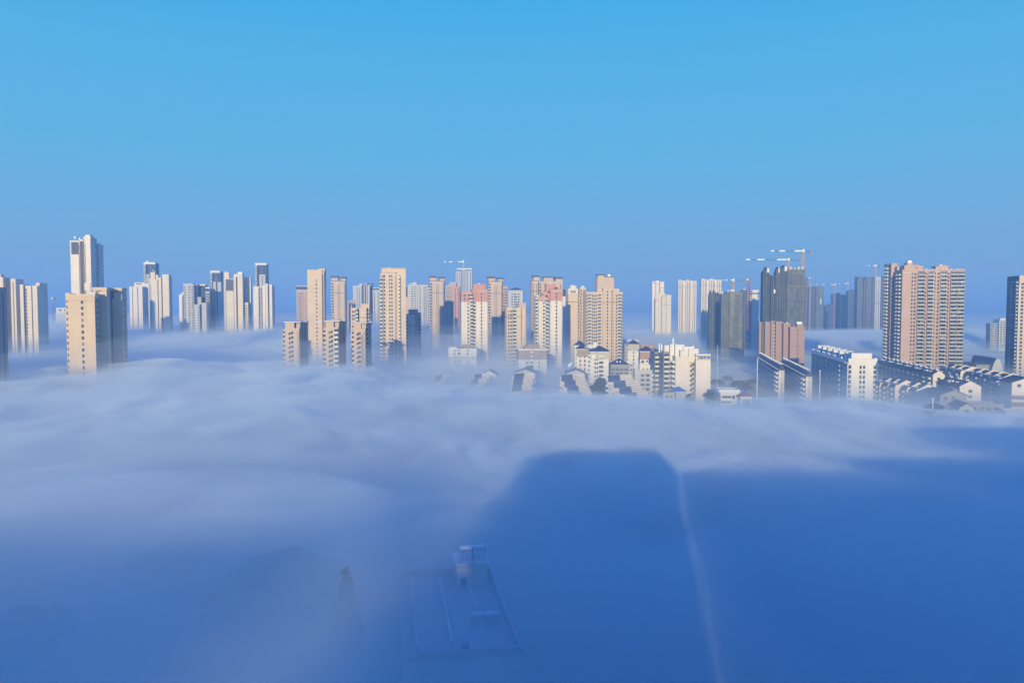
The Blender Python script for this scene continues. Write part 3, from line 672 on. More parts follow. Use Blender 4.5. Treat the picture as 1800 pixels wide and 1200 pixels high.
t, lo, ro = pink_top('white tower with brick pink top, mid rise grey block at its foot', dict(a=811, ya=512.5, m1=830, m2=836.5, z=857, yz=508.5, h0=832, h1=853, yh=499.5, yb=530.5, wl=[.62, .86], wr=.48), 640, MR)
t.finish()
t = twin_roof('brown beige tower with paired dark roofs behind the brick pink topped tower', 858.5, 487, 790)
b = t.block(883.5, 892, 503, 4, 10, 'pinktan'); t.windows(b, [.3, .75], 'F', 1.4, 1.6); t.finish()
t = T('light grey office tower with long window bands under a slate hipped roof', 893, 505, 1000, 3, 'grey', None, 'office_tower', 'office tower')
b = t.block(893.5, 919, 510.5, 0, 16, par=False); t.hip(b, 3.6, .5); 
for z in t._rows(b, 6, 3.4, None): t.part('window_band').box(b['u0']+4.5, b['u1']-4.5, b['v']-.08, b['v']+.2, z, z+1.6, 'glass')
for q in (.08, .35, .63, .92): t.part('pilaster').box(b['u0']+(b['u1']-b['u0'])*q-.35, b['u0']+(b['u1']-b['u0'])*q+.35, b['v']-.4, b['v']+.1, 5, b['zt']-2, 'white')
t.finish()
t = T('squat peach tower with roof box and brown belt between the two pink topped towers', 890, 539, 620, MR, 'sand')
b = t.block(890.5, 901, 540, 0, 12); c = t.block(908, 916, 540, 0, 12); m = t.block(901, 908, 541, 1.5, 10, 'grey'); d = t.block(912, 924.5, 532.5, 5, 9, 'tan'); e = t.block(916, 924, 541, 3, 11)
for k in (b, c): t.band(k, 556, 557)
t.windows(b, [.35, .75], 'F', 1.2, 1.5); t.balconies(m, [.5], 'F', 3.0, 1.1); t.balconies(e, [.3, .7], 'R', 2.6, 1.1); t.finish()
t = T('wide brown beige tower with three dark roofs behind a pink topped tower', 934, 485, 780, MR, 'tan')
b = t.block(934.5, 946, 494, 0, 12); c = t.block(948, 989, 494.5, 1, 13); r1 = t.block(938, 948, 486.8, 5, 8); r2 = t.block(956, 972, 488, 5, 8); r3 = t.block(977, 988.5, 490, 4, 9)
for r, hh in ((r1, 1.6), (r2, 1.2), (r3, 1.9)): t.slab(r, .7, hh, 0, 'roofblue', 'roof')
t.band(b, 511.5, 512.5); t.band(c, 511.5, 512.5); t.strip(b, .75, 'F', .5, 3, name='groove'); t.slab(b, .3, .4, 0, 'roofdark', 'roof_edge')
t.windows(c, [.05], 'F', 1.4, 1.5); t.windows(b, [.2], 'F', 1.2, 1.5); t.strip(c, .5, 'F', 3.5, 3, 10); t.strip(c, .92, 'F', 1.0, 3, name='groove'); t.finish()
t, lo, ro = pink_top('white tower with brick pink top stepping up to a domed arch, tallest of its pair', dict(a=947.5, ya=522.5, m1=963, m2=967.5, z=988, yz=508, h0=960, h1=977.5, yh=498.5, yb=529, wl=[.55, .82], wr=.52), 620, MR)
s = t.block(941.5, 947.5, 519, 3, 10, 'ivory'); t.balconies(s, [.3], 'F', 2.2, 1.1, 3); t.block(955, 967, 515.5, 1.4, 9, 'pink', z0=70)
P = t.part('roof_arch'); u = ro['u0']+(ro['u1']-ro['u0'])*.52
for k in range(9):
    a0 = math.pi*k/9; a1 = math.pi*(k+1)/9; zb = ro['zt']+9.4; P.bar((u+2.4*math.cos(a0), 2, zb+2.6*math.sin(a0)), (u+2.4*math.cos(a1), 2, zb+2.6*math.sin(a1)), .9, 'pink')
P.box(u-2.0, u+2.0, 2.4, 3.4, zb, zb+2.1, 'roofdark'); t.finish()
t = T('faint pale blue tower in the gap beside the pink topped tower', 989, 510, 980, MR, 'white')
b = t.block(988, 998.5, 521, 0, 14); c = t.block(988, 998, 509, 5, 8, 'navy'); t.finish()
t = T('peach tower with arched attic windows under its cornice', 998, 502, 700, MR, 'sand')
b = t.block(999, 1016, 516, 0, 12); a = t.block(999, 1016, 507, .3, 10, 'ivory'); a0 = t.block(1003, 1013, 502.5, 2, 8, 'ivory'); c = t.block(1019, 1029.5, 505, 3, 12); m = t.block(1016, 1019.5, 510, 5, 10, 'grey')
for q in (.3, .5, .7):
    u = a['u0']+(a['u1']-a['u0'])*q; t.part('arched_window').box(u-.5, u+.5, a['v']-.08, a['v']+.2, a['zt']-4.4, a['zt']-1.8, 'glass')
t.band(b, 530, 531); t.balconies(m, [.5], 'F', 2.0, 1.0); t.windows(c, [.2, .75], 'F', 1.3, 1.6); t.box(a0, .2, .6, .2, .6, .8, 'tank'); t.tank(c, .7, .4, 1.2, 2.2); t.finish()
t = T('very wide peach tower with rows of windows and a stepped central shaft', 1029, 512, 690, MR+1, 'sand')
b = t.block(1030, 1059.5, 513, 0, 13); c = t.block(1060.5, 1078.5, 506, -2, 15); d = t.block(1079.5, 1094.5, 513, .6, 13); m = t.block(1059, 1081, 508, 1.5, 12); h = t.block(1050, 1079.5, 491, 4, 10, 'tan'); h2 = t.block(1051, 1062, 484, 5, 7, 'tan'); h3 = t.block(1062, 1079, 487, 5.4, 8, 'tan'); e = t.block(1079, 1088.5, 507.5, 4, 8)
t.slab(h2, .6, 1.0, 0, 'roofblue', 'roof'); t.slab(h3, .5, .6, 0, 'roofblue', 'roof'); t.tank(h3, .6, .4, 1.5, 3.5)
t.windows(b, [.06, .4, .52, .64], 'F', 1.2, 1.6, 4.5); t.balconies(b, [.22, .82], 'F', 2.7, 1.2, 4.8); t.windows(c, [.42], 'F', 1.2, 1.6, 4.5); t.windows(d, [.3], 'F', 1.2, 1.6, 4.5); t.balconies(d, [.65], 'F', 2.7, 1.2, 4.8); t.windows(d, [.92], 'F', 1.0, 1.6, 4.5); t.windows(c, [.85], 'F', 1.1, 1.6, 4.5)
for k in (b, c, d): t.band(k, 531, 532)
t.finish(100)
t = T('far grey tower topped out under a thin crane, above the middle rooftops', 801, 471, 1450, 2, 'grey', None, 'unfinished_tower', 'unfinished tower')
b = t.block(801, 811, 477, 0, 16); c = t.block(812, 819, 473, -1, 16); d = t.block(819, 830, 476, .5, 16); r = t.block(803, 830, 471.5, 3, 8, 'white', par=False, z0=t.zrow(c, 473.5), part='roof_frame')
for k in (b, c, d): t.strip(k, .25, 'F', 1.6, 2); t.strip(k, .75, 'F', 1.6, 2)
t.finish()
# ------------------------------------------------------------------ towers towards the other side
RR = 11.5
FR = 8
t = T('far pale tower standing behind a lower twin, alone over the fog bank', 1146, 493, 1180, FR, 'ivory')
b = t.block(1146.5, 1153, 494.5, 0, 15); c = t.block(1153, 1159, 493, -1, 15); d = t.block(1160, 1167.5, 495, .5, 15)
t.strip(b, .95, 'F', 1.0, 3, name='groove'); t.part('roof_opening').box(b['u0']+2, c['u1'], -.5, 0, b['zt']-2.6, b['zt']-1.6, 'recess'); t.band(d, 506, 506.6); t.finish()
t = T('far lower pale tower with brown cross bands, in front of its taller twin', 1153, 515, 1120, FR, 'cream')
b = t.block(1152, 1157, 516, 1.5, 14); c = t.block(1157, 1163, 516.5, 0, 14); d = t.block(1164, 1171, 518, 1, 14); e = t.block(1171.5, 1180, 518, 0, 14)
t.band(b, 528, 528.8); t.band(d, 535, 535.8); t.band(e, 535, 535.8); t.part('roof_opening').box(d['u0']+1, d['u1']-1, d['v']-.1, d['v']+.2, d['zt']-3, d['zt']-2, 'recess'); t.block(1158, 1169, 515, 4, 8); t.strip(c, .95, 'F', .8, 3, name='groove'); t.finish()
def ribbed(label, x0, yt, D, k, n, rot=FR, w='ivory'):
    t = T(label, x0, yt, D, rot, w); xs = [x0+k*i/n for i in range(n+1)]
    for i in range(n):
        b = t.block(xs[i], xs[i+1]-.9, yt+(1.5 if i % 2 else 0)+(2 if i == n-1 else 0), (i % 2)*1.2, 14)
        if i % 2 == 0: t.windows(b, [.5], 'F', 1.4, 1.7, 4)
        else: t.strip(b, .2, 'F', .8, 3, name='groove')
        t.band(b, yt+11.5, yt+12.2)
        if i < n-1: t.block(xs[i+1]-.9, xs[i+1], yt+4, 3, 10, 'recess')
    return t
t = ribbed('far ribbed beige tower standing alone in the middle of three', 1192.5, 492, 1130, 33, 5); t.finish()
t = ribbed('far ribbed beige tower partly behind dark netted scaffolding', 1233, 490, 1080, 36, 5); t.finish()

def netted(label, D, rot, blocks, group=None):
    t = T(label, blocks[0][0], blocks[0][2], D, rot, 'net', group, 'unfinished_tower', 'unfinished tower')
    out = []
    for (x0, x1, y, v, dep, mat) in blocks:
        b = t.block(x0, x1, y, v, dep, mat, par=False, part='netting'); out.append(b)
        P = t.part('scaffold_pole'); n = max(2, int((b['u1']-b['u0'])/2.2))
        for i in range(n+1):
            u = b['u0']+(b['u1']-b['u0'])*i/n; P.box(u-.12, u+.12, b['v']-.16, b['v']-.02, 8, b['zt']+rnd.uniform(.5, 3.0), 'concrete')
    return t, out
t, o = netted('dark jagged netted tower next to the khaki netted one', 930, FR, [(1247, 1252.5, 517, 0, 14, 'netdark'), (1253, 1259.5, 516, 1, 14, 'netdark'), (1260, 1267, 520, 3, 13, 'netdark')])
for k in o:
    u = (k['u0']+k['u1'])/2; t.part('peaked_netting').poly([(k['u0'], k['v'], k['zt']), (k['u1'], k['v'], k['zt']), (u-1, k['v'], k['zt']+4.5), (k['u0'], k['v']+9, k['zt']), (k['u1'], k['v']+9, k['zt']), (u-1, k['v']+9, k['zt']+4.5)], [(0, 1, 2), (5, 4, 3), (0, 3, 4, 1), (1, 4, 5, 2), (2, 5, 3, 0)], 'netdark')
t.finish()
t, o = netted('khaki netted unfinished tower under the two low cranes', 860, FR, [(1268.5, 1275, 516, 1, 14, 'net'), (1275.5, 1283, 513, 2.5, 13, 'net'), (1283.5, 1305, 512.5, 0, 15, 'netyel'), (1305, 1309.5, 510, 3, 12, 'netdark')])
b = o[2]
t.windows(b, [.42, .56, .70], 'F', 1.3, 1.7, 6, 3.0, fr='net'); 
for y in (535, 555, 572): z = t.zrow(b, y); t.part('catch_fan').box(b['u0']-1, b['u1']+1, b['v']-1.3, b['v'], z, z+.35, 'concrete')
for q, i in ((.3, 0), (.6, 1), (.8, 3), (.2, 2)): t.box(o[i], q-.15, q+.2, .2, .6, 2.6, 'white', 'site_cabin', base=.01)
t.finish()
t = T('white slab tower with blank gable behind the red crane mast', 1313, 509, 1000, FR, 'ivory')
b = t.block(1322.5, 1334, 509.5, 0, 15); c = t.block(1313, 1322, 510, 3, 12, 'pinktan'); t.balconies(c, [.25, .75], 'F', 3.0, 1.2, 4); t.finish()

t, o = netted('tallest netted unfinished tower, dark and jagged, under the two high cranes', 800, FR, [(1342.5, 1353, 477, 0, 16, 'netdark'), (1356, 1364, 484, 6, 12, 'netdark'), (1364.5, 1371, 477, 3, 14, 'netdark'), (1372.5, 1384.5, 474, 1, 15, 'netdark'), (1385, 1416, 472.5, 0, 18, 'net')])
for k in (o[0], o[2], o[3]):
    w = k['u1']-k['u0']; u = k['u0']+w*.42
    t.part('peaked_netting').poly([(k['u0'], k['v'], k['zt']), (k['u1'], k['v'], k['zt']), (u, k['v'], k['zt']+5.0), (k['u0'], k['v']+10, k['zt']), (k['u1'], k['v']+10, k['zt']), (u, k['v']+10, k['zt']+5.0)], [(0, 1, 2), (5, 4, 3), (0, 3, 4, 1), (1, 4, 5, 2), (2, 5, 3, 0)], 'netdark')
    t.part('formwork').box(k['u1']-w*.45, k['u1']-w*.1, k['v']-.3, k['v']+3, k['zt']-1.5, k['zt']+3.4, 'white')
b = o[4]
t.windows(b, [.25, .42, .58, .75], 'F', 1.9, 1.9, 8, 3.0, fr='concrete')
for y in (503, 535): z = t.zrow(b, y); t.part('catch_fan').box(b['u0']-1, b['u1']+1, b['v']-1.5, b['v'], z, z+.45, 'concrete')
for k in range(9):
    u = b['u0']+(b['u1']-b['u0'])*(k+.5)/9; t.part('parapet_formwork').box(u-.7, u+.7, b['v']-.2, b['v']+.6, b['zt']-.5, b['zt']+rnd.uniform(.8, 2.2), 'white' if k % 2 else 'concrete')
z = t.zrow(o[1], 512); t.part('hoist_cabin').box(o[1]['u0']+2.5, o[1]['u0']+4.2, o[1]['v']-1.2, o[1]['v'], z-2, z+2, 'tank')
t.finish()

t = T('dusty pink tower group with stepped roofs and a white tank, below the netted tower', 1333, 565, 620, RR, 'salmon')
L_ = [(1334.5, 1339.5, 566, 34, 8), (1345, 1354, 565.5, 24, 10), (1355.5, 1363, 564, 20, 8), (1364, 1376, 565, 14, 9), (1377.5, 1389.5, 568, 7, 9), (1389, 1414.5, 574.5, 0, 10)]
bs = [t.block(x0, x1, y, v, d, cap=.1) for x0, x1, y, v, d in L_]
h = t.block(1401, 1412, 569.5, 2, 6); t.box(h, .0, .8, .1, .8, 1.9, 'tank', 'water_tank', base=.01)
t.windows(bs[5], [.52], 'F', .8, 1.6, 4, 3.2); t.part('cornice_line').box(bs[5]['u0']-.3, bs[5]['u1']+.3, bs[5]['v']-.4, bs[5]['v']+.1, bs[5]['zt']-2.8, bs[5]['zt']-2.4, 'salmon')
t.balconies(bs[3], [.6], 'L', 2.4, 1.0, 4); t.strip(bs[5], .5, 'L', 1.2); t.block(1340, 1345, 568, 30, 8, 'recess'); t.tank(bs[4], .6, .5, 1, 1.4); t.finish()

# far hazy cluster
def hazy(label, D, bl, w='grey', wins=True, rot=FR, name='apartment_tower'):
    t = T(label, bl[0][0], bl[0][2], D, rot, w, name=name, cat='apartment tower' if name[0] == 'a' else 'unfinished tower')
    out = []
    for x0, x1, y, v, mat in bl:
        b = t.block(x0, x1, y, v, 16, mat); out.append(b)
        if wins: t.strip(b, .3, 'F', .9, 3, name='groove'); t.strip(b, .7, 'F', .9, 3, name='groove')
    return t, out
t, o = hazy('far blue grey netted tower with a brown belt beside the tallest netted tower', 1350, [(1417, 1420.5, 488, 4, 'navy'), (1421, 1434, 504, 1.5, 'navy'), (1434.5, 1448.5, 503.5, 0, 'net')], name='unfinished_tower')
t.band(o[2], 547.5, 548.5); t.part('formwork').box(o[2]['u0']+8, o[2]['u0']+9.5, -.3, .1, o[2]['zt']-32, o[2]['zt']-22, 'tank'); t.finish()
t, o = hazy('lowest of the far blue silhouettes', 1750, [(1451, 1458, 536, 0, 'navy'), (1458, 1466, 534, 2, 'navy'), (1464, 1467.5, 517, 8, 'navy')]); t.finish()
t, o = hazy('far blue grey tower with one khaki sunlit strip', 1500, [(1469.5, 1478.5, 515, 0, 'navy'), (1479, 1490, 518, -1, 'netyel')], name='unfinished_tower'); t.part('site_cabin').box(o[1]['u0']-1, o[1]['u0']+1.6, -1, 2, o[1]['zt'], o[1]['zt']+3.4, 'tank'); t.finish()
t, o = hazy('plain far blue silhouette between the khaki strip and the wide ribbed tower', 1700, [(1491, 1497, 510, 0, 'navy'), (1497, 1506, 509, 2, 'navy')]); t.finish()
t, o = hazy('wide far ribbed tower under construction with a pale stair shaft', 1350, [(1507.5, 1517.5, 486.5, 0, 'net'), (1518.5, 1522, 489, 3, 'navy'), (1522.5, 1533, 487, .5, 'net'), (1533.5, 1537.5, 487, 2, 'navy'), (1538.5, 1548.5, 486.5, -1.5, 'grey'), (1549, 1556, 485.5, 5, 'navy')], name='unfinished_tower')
t.band(o[4], 532, 533); t.band(o[4], 496.5, 497, 'concrete', name='catch_fan'); t.finish()

# the great balcony tower
t = T('huge pink beige slab tower with many columns of balconies', 1567, 464, 600, RR, 'pinktan')
w0 = t.block(1566.8, 1577, 463, 22, 17); w0['dep'] = 17
b = t.block(1586.5, 1696.5, 473.5, 0, 17, cap=.1); m = t.block(1577, 1590, 468.5, 16, 18); w1 = t.block(1560.5, 1572, 463.5, 30, 9)
h1 = t.block(1590, 1614, 466, 5, 9, cap=.1); h0 = t.block(1594.5, 1604.5, 462, 5.5, 8); h2 = t.block(1612, 1622.5, 467.5, 4, 9, cap=.1); h3 = t.block(1645, 1667, 467.5, 4, 9, cap=.1); h4 = t.block(1650, 1662, 466, 5, 6)
t.box(h0, .2, .85, .1, .8, 1.9, 'tank', 'water_tank', base=-.5); t.tank(h2, .5, .5, 1.1, 1.5); t.tank(h4, .5, .4, .8, 1.6)
q = lambda px: (t.loc(px, 560, 0)[0]-b['u0'])/(b['u1']-b['u0'])
t.balconies(b, [q(1617), q(1634.5), q(1656.5), q(1674.5), q(1687)], 'F', 4.6, 1.5, 4.4, st='low')
t.windows(b, [q(1602), q(1606.8), q(1624.5), q(1641.5), q(1647.5), q(1664.5), q(1693)], 'F', 1.15, 1.6, 4.2)
for px in (1609.6, 1627.3, 1639.2, 1649.8, 1662.3, 1667, 1680.8): t.part('pilaster').box(t.loc(px, 560, 0)[0]-.35, t.loc(px, 560, 0)[0]+.35, b['v']-.55, b['v']+.1, 3, b['zt']-2.4, 'pinktan')
t.band(b, 478.3, 479, 'white', .12); t.balconies(w0, [.5], 'L', 4, 1.2, 4.4); t.balconies(b, [.3, .75], 'L', 3.2, 1.2, 4.4); t.balconies(w1, [.4], 'L', 3.2, 1.2, 4.4)
for z in t._rows(b, 4.5, 3.0, None): pass
for k in range(7): t.tank(b, .42+.08*k+rnd.uniform(-.02, .02), .2, .5, 1.3+rnd.random()*.6)
t.finish(100)

# dark tower cut by the other edge
t = T('dark tower with white outlined bays cut off by the frame, sunlit sliver at the edge', 1793, 483, 610, RR, 'midgrey')
b = t.block(1792.5, 1840, 484, 0, 20, 'sand'); v1 = t.vat(b['u0'], 1768); 
P = t.part('shade_toned_flank'); P.box(b['u0']-.35, b['u0'], .8, v1, 0, b['zt']-.3, 'navy'); t.part('wall').box(b['u0']+.02, b['u0']+16, 22, v1, -1, b['zt']-1, 'midgrey')  # navy skin: shade of the unlit flank put into the colour
F = t.part('white_outline'); x = b['u0']-.62
for (va, vb) in ((v1*.18, v1*.60),):
    for vv in (va, vb): F.box(x, x+.27, vv, vv+.45, 4, b['zt']-5, 'trim')
    for z in (b['zt']-5, b['zt']-33, b['zt']-60, b['zt']-84):
        if z > 4: F.box(x, x+.27, va, vb, z, z+.4, 'trim')
F.box(b['u0']-.4, b['u0']+.1, -.35, .1, 3, b['zt']-8, 'trim')
b['dep'] = v1; b2 = dict(b); b2['u0'] -= .36
t.windows(b2, [.28, .48, .70, .82], 'L', 1.5, 1.9, 6); t.windows(b, [.12], 'F', 1.6, 1.8, 8); t.balconies(b2, [.10], 'L', 2.2, .9, 6); t.finish()

# hazy buildings beyond between the two
t = T('hazy apartment block with white balconies between the huge slab and dark edge tower', 1740, 566, 1000, RR, 'midgrey', None, 'apartment_block', 'apartment block')
b = t.block(1741, 1758, 568, 6, 14); c = t.block(1757, 1775, 562, 0, 20, 'ivory'); t.ledges(b, 0, 1, 'F', 1, 3, .5, .8); t.balconies(b, [.25, .7], 'F', 4, 1.3, 4); t.balconies(c, [.2, .5], 'F', 3, 1.2, 3); t.box(c, .2, .7, .2, .6, 2.0, 'white'); t.finish()
# ------------------------------------------------------------------ mid-rise blocks and low houses
def mid(label, P, D, rot, top='grey', box='salmon', roofbox=True):
    t = T(label, P[0], P[3], D, rot, 'white', 'mid rise blocks with a coloured top storey band', 'apartment_block', 'apartment block')
    x0, x1, x2, yt, yb, y2 = P
    b = t.block(x0, x1, yt, 1.2, 11); c = t.block(x1+6, x2, yt, 0, 12); m = t.block(x1, x1+6, yt+.5, 2.6, 10)
    for k in (b, c, m): t.band(k, y2, yb, top, .05, 'coloured_band')
    t.windows(b, [.8], 'F', 1.0, 1.5, 8.5); t.windows(c, [.42], 'F', 1.1, 1.6, 2.5); t.windows(b, [.68], 'F', 1.2, 1.5, 2.5); t.balconies(m, [.5], 'F', 3.3, 1.2, 2.8, st='trim')
    t.windows(c, [.3, .7], 'R', 1.4, 1.5)
    return t, b, c, m
t, b, c, m = mid('white mid rise block with grey band and pink roof box in thin mist', (788.5, 804, 838, 612, 632.5, 626), 600, MR, 'grey')
h = t.block(813, 828, 605.5, 4, 6, 'salmon', z0=20); t.box(b, .1, .9, .1, .3, 1.0, 'white', 'roof_wall'); t.slab(c, .4, .3, 0, 'roofdark', 'roof_edge'); t.box(c, .3, .9, .2, .6, 2.2, 'midgrey', 'roof_shed')
for q in (.1, .4, .7): t.solar(b, q, .6)
for k in (b, c): 
    u = (k['u0']+k['u1'])/2; t.part('white_panel').box(k['u0']+.4, k['u0']+3.8, k['v']-.16, k['v']+.1, k['zt']-5.6, k['zt']-1.4, 'trim')
t.finish()
t, b, c, m = mid('white mid rise block with mauve top storeys and thin roof aerials', (911.5, 932, 961, 613, 632, 613.5), 560, MR, 'mauve')
h = t.block(926, 948, 605.5, 4, 6, 'mauve', z0=24); h2 = t.block(922, 929, 609, 3, 7, 'mauve', z0=24); t.antenna(b, .3, .3, 4.2); t.antenna(b, .05, .3, 3.6); t.box(b, 0, .05, .1, .3, 1.3, 'tank', 'roof_wall')
for q in (.4, .7): t.solar(c, q, .5)
t.finish()
t = T('white mid rise block under a slate hipped roof with tanks, grey top band', 1037, 618, 520, 5, 'white', None, 'apartment_block', 'apartment block')
b = t.block(1037.5, 1070, 618.5, 0, 15, par=False); t.hip(b, 3.9, .9); t.band(b, 619.2, 631.5, 'grey', .05, 'coloured_band'); c = t.block(1014, 1034, 613.8, 12, 13, par=False); t.hip(c, 3.2, .9); t.band(c, 614.5, 627, 'mauve', .05, 'coloured_band')
d = t.block(1010.5, 1027, 607.5, 26, 10, par=False); t.hip(d, 3.2, .9)
t.balconies(b, [.60], 'F', 3.2, .8, 3.3); t.windows(b, [.40, .28], 'F', 1.0, 1.6, 3); t.part('white_panel').box(1.2, 4.0, -.12, .1, b['zt']-4.6, b['zt']-1.8, 'trim')
t.balconies(b, [.2, .7], 'L', 3, 1, 3.2); t.balconies(c, [.3, .8], 'L', 3, 1, 3.2); t.windows(c, [.3, .7], 'F', 1.0, 1.6, 3.2)
t.box(b, .18, .38, .5, .7, 6.4, 'white', 'chimney_block'); 
for q, p in ((-.1, .3), (0, .45), (.05, .2), (-.25, .6), (.3, .3)):
    o = t.solar(b, q, p); o.location.z += 2.3
for q, p in ((-.05, .75), (.12, .8), (.02, .9)): t.tank(b, q, p, .7, 1.6, 'cyl', 3.6)
t.finish()
t = T('small white block with slate hipped roof and grey band, mist behind', 1098, 602, 640, 6, 'white', None, 'apartment_block', 'apartment block')
b = t.block(1104, 1124, 605.5, 0, 14, par=False); t.hip(b, 3.8, .9); t.band(b, 606, 617, 'grey', .05, 'coloured_band'); c = t.block(1103, 1123, 597, 8, 10, 'grey'); d = t.block(1126, 1150, 605.5, 9, 12, 'salmon'); e = t.block(1097.5, 1103.5, 604, 8, 10, par=False, mat='midgrey')
t.windows(b, [.5], 'F', 1.0, 1.6, 8); t.balconies(b, [.3, .7], 'L', 2.6, 1, 3.2); t.finish()
t = T('white block with slate roof and dusty pink band beside the bright balcony block', 1124, 618, 560, 6, 'white', None, 'apartment_block', 'apartment block')
b = t.block(1125, 1150, 618, 0, 14, par=False); t.hip(b, 3.5, .7); t.band(b, 618.7, 631.5, 'salmon', .05, 'coloured_band'); t.windows(b, [.5], 'F', 1.0, 1.6, 8); t.windows(b, [.75], 'F', 1.3, 1.0, 8); t.finish()
t = T('long shaded block under a plain slate roof with two dormer lights', 1070, 641, 560, 4, 'midgrey', None, 'apartment_block', 'apartment block')
b = t.block(1072, 1106, 642, 0, 14, 'midgrey', par=False); c = t.block(1106, 1114, 642.5, 1, 12, 'grey', par=False); t.hip(b, 4.2, .8, ridge=.8)
for q in (.38, .55, .95): t.new('dormer').box(b['u0']+(b['u1']-b['u0'])*q-.5, b['u0']+(b['u1']-b['u0'])*q+.5, 2.5, 4.5, b['zt']+1.4, b['zt']+3.1, 'tank')
t.windows(b, [.15, .38, .6, .85], 'F', 2.2, 1.5, 4); t.windows(c, [.5], 'F', 1.2, 1.4, 4); t.finish()
t = T('plain grey block with two columns of dark windows and a white roof box', 1115, 650, 460, 5, 'grey', None, 'apartment_block', 'apartment block')
b = t.block(1115.5, 1146.5, 650, 0, 12); h = t.block(1124.5, 1142.5, 640.5, 1.4, 5, 'ivory', z0=18, cap=.1); t.windows(b, [.45, .75], 'F', 2.0, 1.5, 4.2, 2.9); t.balconies(b, [.3, .7], 'R', 2.6, 1.0, 4)
for q in (.3, .7): t.part('roof_vent').box(h['u0']+3*q*2, h['u0']+3*q*2+1, h['v']-.1, h['v']+.2, h['zt']-3.2, h['zt']-2.4, 'recess')
t.part('gable_vent').poly([(b['u0']+4, 0.2, b['zt']+4.4), (b['u0']+6.2, 0.2, b['zt']+4.4), (b['u0']+5.1, .2, b['zt']+6.4), (b['u0']+4, 2.2, b['zt']+4.4), (b['u0']+6.2, 2.2, b['zt']+4.4), (b['u0']+5.1, 2.2, b['zt']+6.4)], [(0, 1, 2), (5, 4, 3), (0, 3, 4, 1), (1, 4, 5, 2), (2, 5, 3, 0)], 'roofblue'); t.finish()

# bright white balcony block
t = T('bright white block with blank sunlit walls, crowded balconies and roof flues', 1187, 627, 455, 1.5, 'ivory', None, 'apartment_block', 'apartment block')
b = t.block(1187.5, 1210.8, 626.5, 0, 34, cap=.0); c = t.block(1223.5, 1249, 632.5, -3, 24); m = t.block(1211, 1223.4, 623, 5, 20, 'white'); a = t.block(1166.5, 1187, 617.5, 12, 40, 'midgrey'); d = t.block(1151, 1167, 618, 30, 20, 'midgrey')
cz = t.block(1223.5, 1249, 622, -2.9, 10, 'white', par=False, z0=t.zrow(c, 625), part='roof_canopy')
for q in (.02, .28, .5, .74, .97): t.part('canopy_post').box(c['u0']+(c['u1']-c['u0'])*q-.15, c['u0']+(c['u1']-c['u0'])*q+.15, -2.8, -2.4, c['zt']-.5, cz['z']-.4, 'white')
t.part('railing').box(c['u0']+.3, c['u1']-.3, -2.2, -2.1, c['zt']-.2, c['zt']+.8, 'steel')
t.balconies(a, [.25, .75], 'F', 3.2, 1.5, 4.0); t.balconies(d, [.25, .75], 'F', 2.7, 1.4, 4.0); t.balconies(m, [.72], 'F', 2.7, 1.5, 5.0); t.windows(m, [.3], 'F', 1.0, 1.5, 5)
t.balconies(b, [.12, .3, .5, .7, .9], 'L', 4.2, 1.3, 4.0, st='trim'); t.balconies(c, [.2, .5, .8], 'R', 3.0, 1.1, 4.0)
for (x0, x1, y, v) in ((1168, 1176, 606.5, 14), (1178, 1192, 604.5, 10), (1187, 1203, 605.5, 6), (1201, 1218, 609, 4), (1211, 1228, 612.5, 2), (1196, 1207, 616, 1)):
    t.parts['tmp'] = MB(); t.block(x0, x1, y, v, 6, 'white', z0=26, par=False, part='tmp'); t.extra.append(('stair_head', t.parts.pop('tmp')))
for x, y0, y1, v in ((1159, 603.5, 617, 20), (1163, 604.5, 617, 20), (1183.5, 594, 606, 12), (1219, 607, 614, 5)):
    u, z = t.loc(x, y0, v); u2, z2 = t.loc(x, y1, v); t.part('flue').cyl(u, v, z2-1, z, .5, .5, 'tank', 8)
for q, p in ((.3, .3), (.7, .2), (.5, .5)): t.solar(a, q, p)
t.finish(100)

# bright gable slab with blue shaded long side
t = T('long balcony block with sunlit white gable end and a row of stair heads', 1492, 632, 423, RR, 'white', None, 'apartment_block', 'apartment block')
b = t.block(1492.5, 1539.5, 634, 0, 60, cap=0); v1 = t.vat(b['u0'], 1428); 
t.parts['wall'] = MB(); t.parts['parapet'] = MB()
U0, U1, Z = b['u0'], b['u1'], b['zt']
t.part('wall').box(U0, U1, 0, v1, -1, Z-.9, 'white'); t.part('wall').box(U0-.6, U0+1.2, -.01+.8, .8+2.2, -1, Z-.91, 'white')
t.part('parapet').box(U0-.4, U1+.4, -.4, .2, Z-1.3, Z+1.3, 'white'); t.part('parapet').box(U0-.4, U0, .2, v1, Z-1.3, Z, 'white'); t.part('parapet').box(U1, U1+.4, .2, v1, Z-1.3, Z, 'white')
t.block(1497, 1533, 620.5, 3, 7, 'white', z0=Z-1, cap=.15, part='stair_head', par=False)
n = 6
for k in range(1, n+1):
    v = v1*k/(n+.6); P = t.new('stair_head'); P.box(U0+2.0, U0+9.5, v, v+4.0, Z-1, Z+3.4+.01*k, 'white'); P.box(U0+1.7, U0+9.8, v-.3, v+4.3, Z+3.4+.02*k, Z+3.8+.02*k, 'white')
    t.part('roof_door').box(U0+4, U0+5, v-.06, v+.1, Z-.9, Z+1.4, 'glass')
    for _ in range(3):
        o = t.solar(b, rnd.uniform(.05, .25), 0); o.location.y = v+rnd.uniform(5, 12); o.location.z = Z-.9
    t.new('water_tank').ball((U0+1.2, v+6, Z+.2), .8, 'tank')
b['dep'] = v1; b['v'] = 0
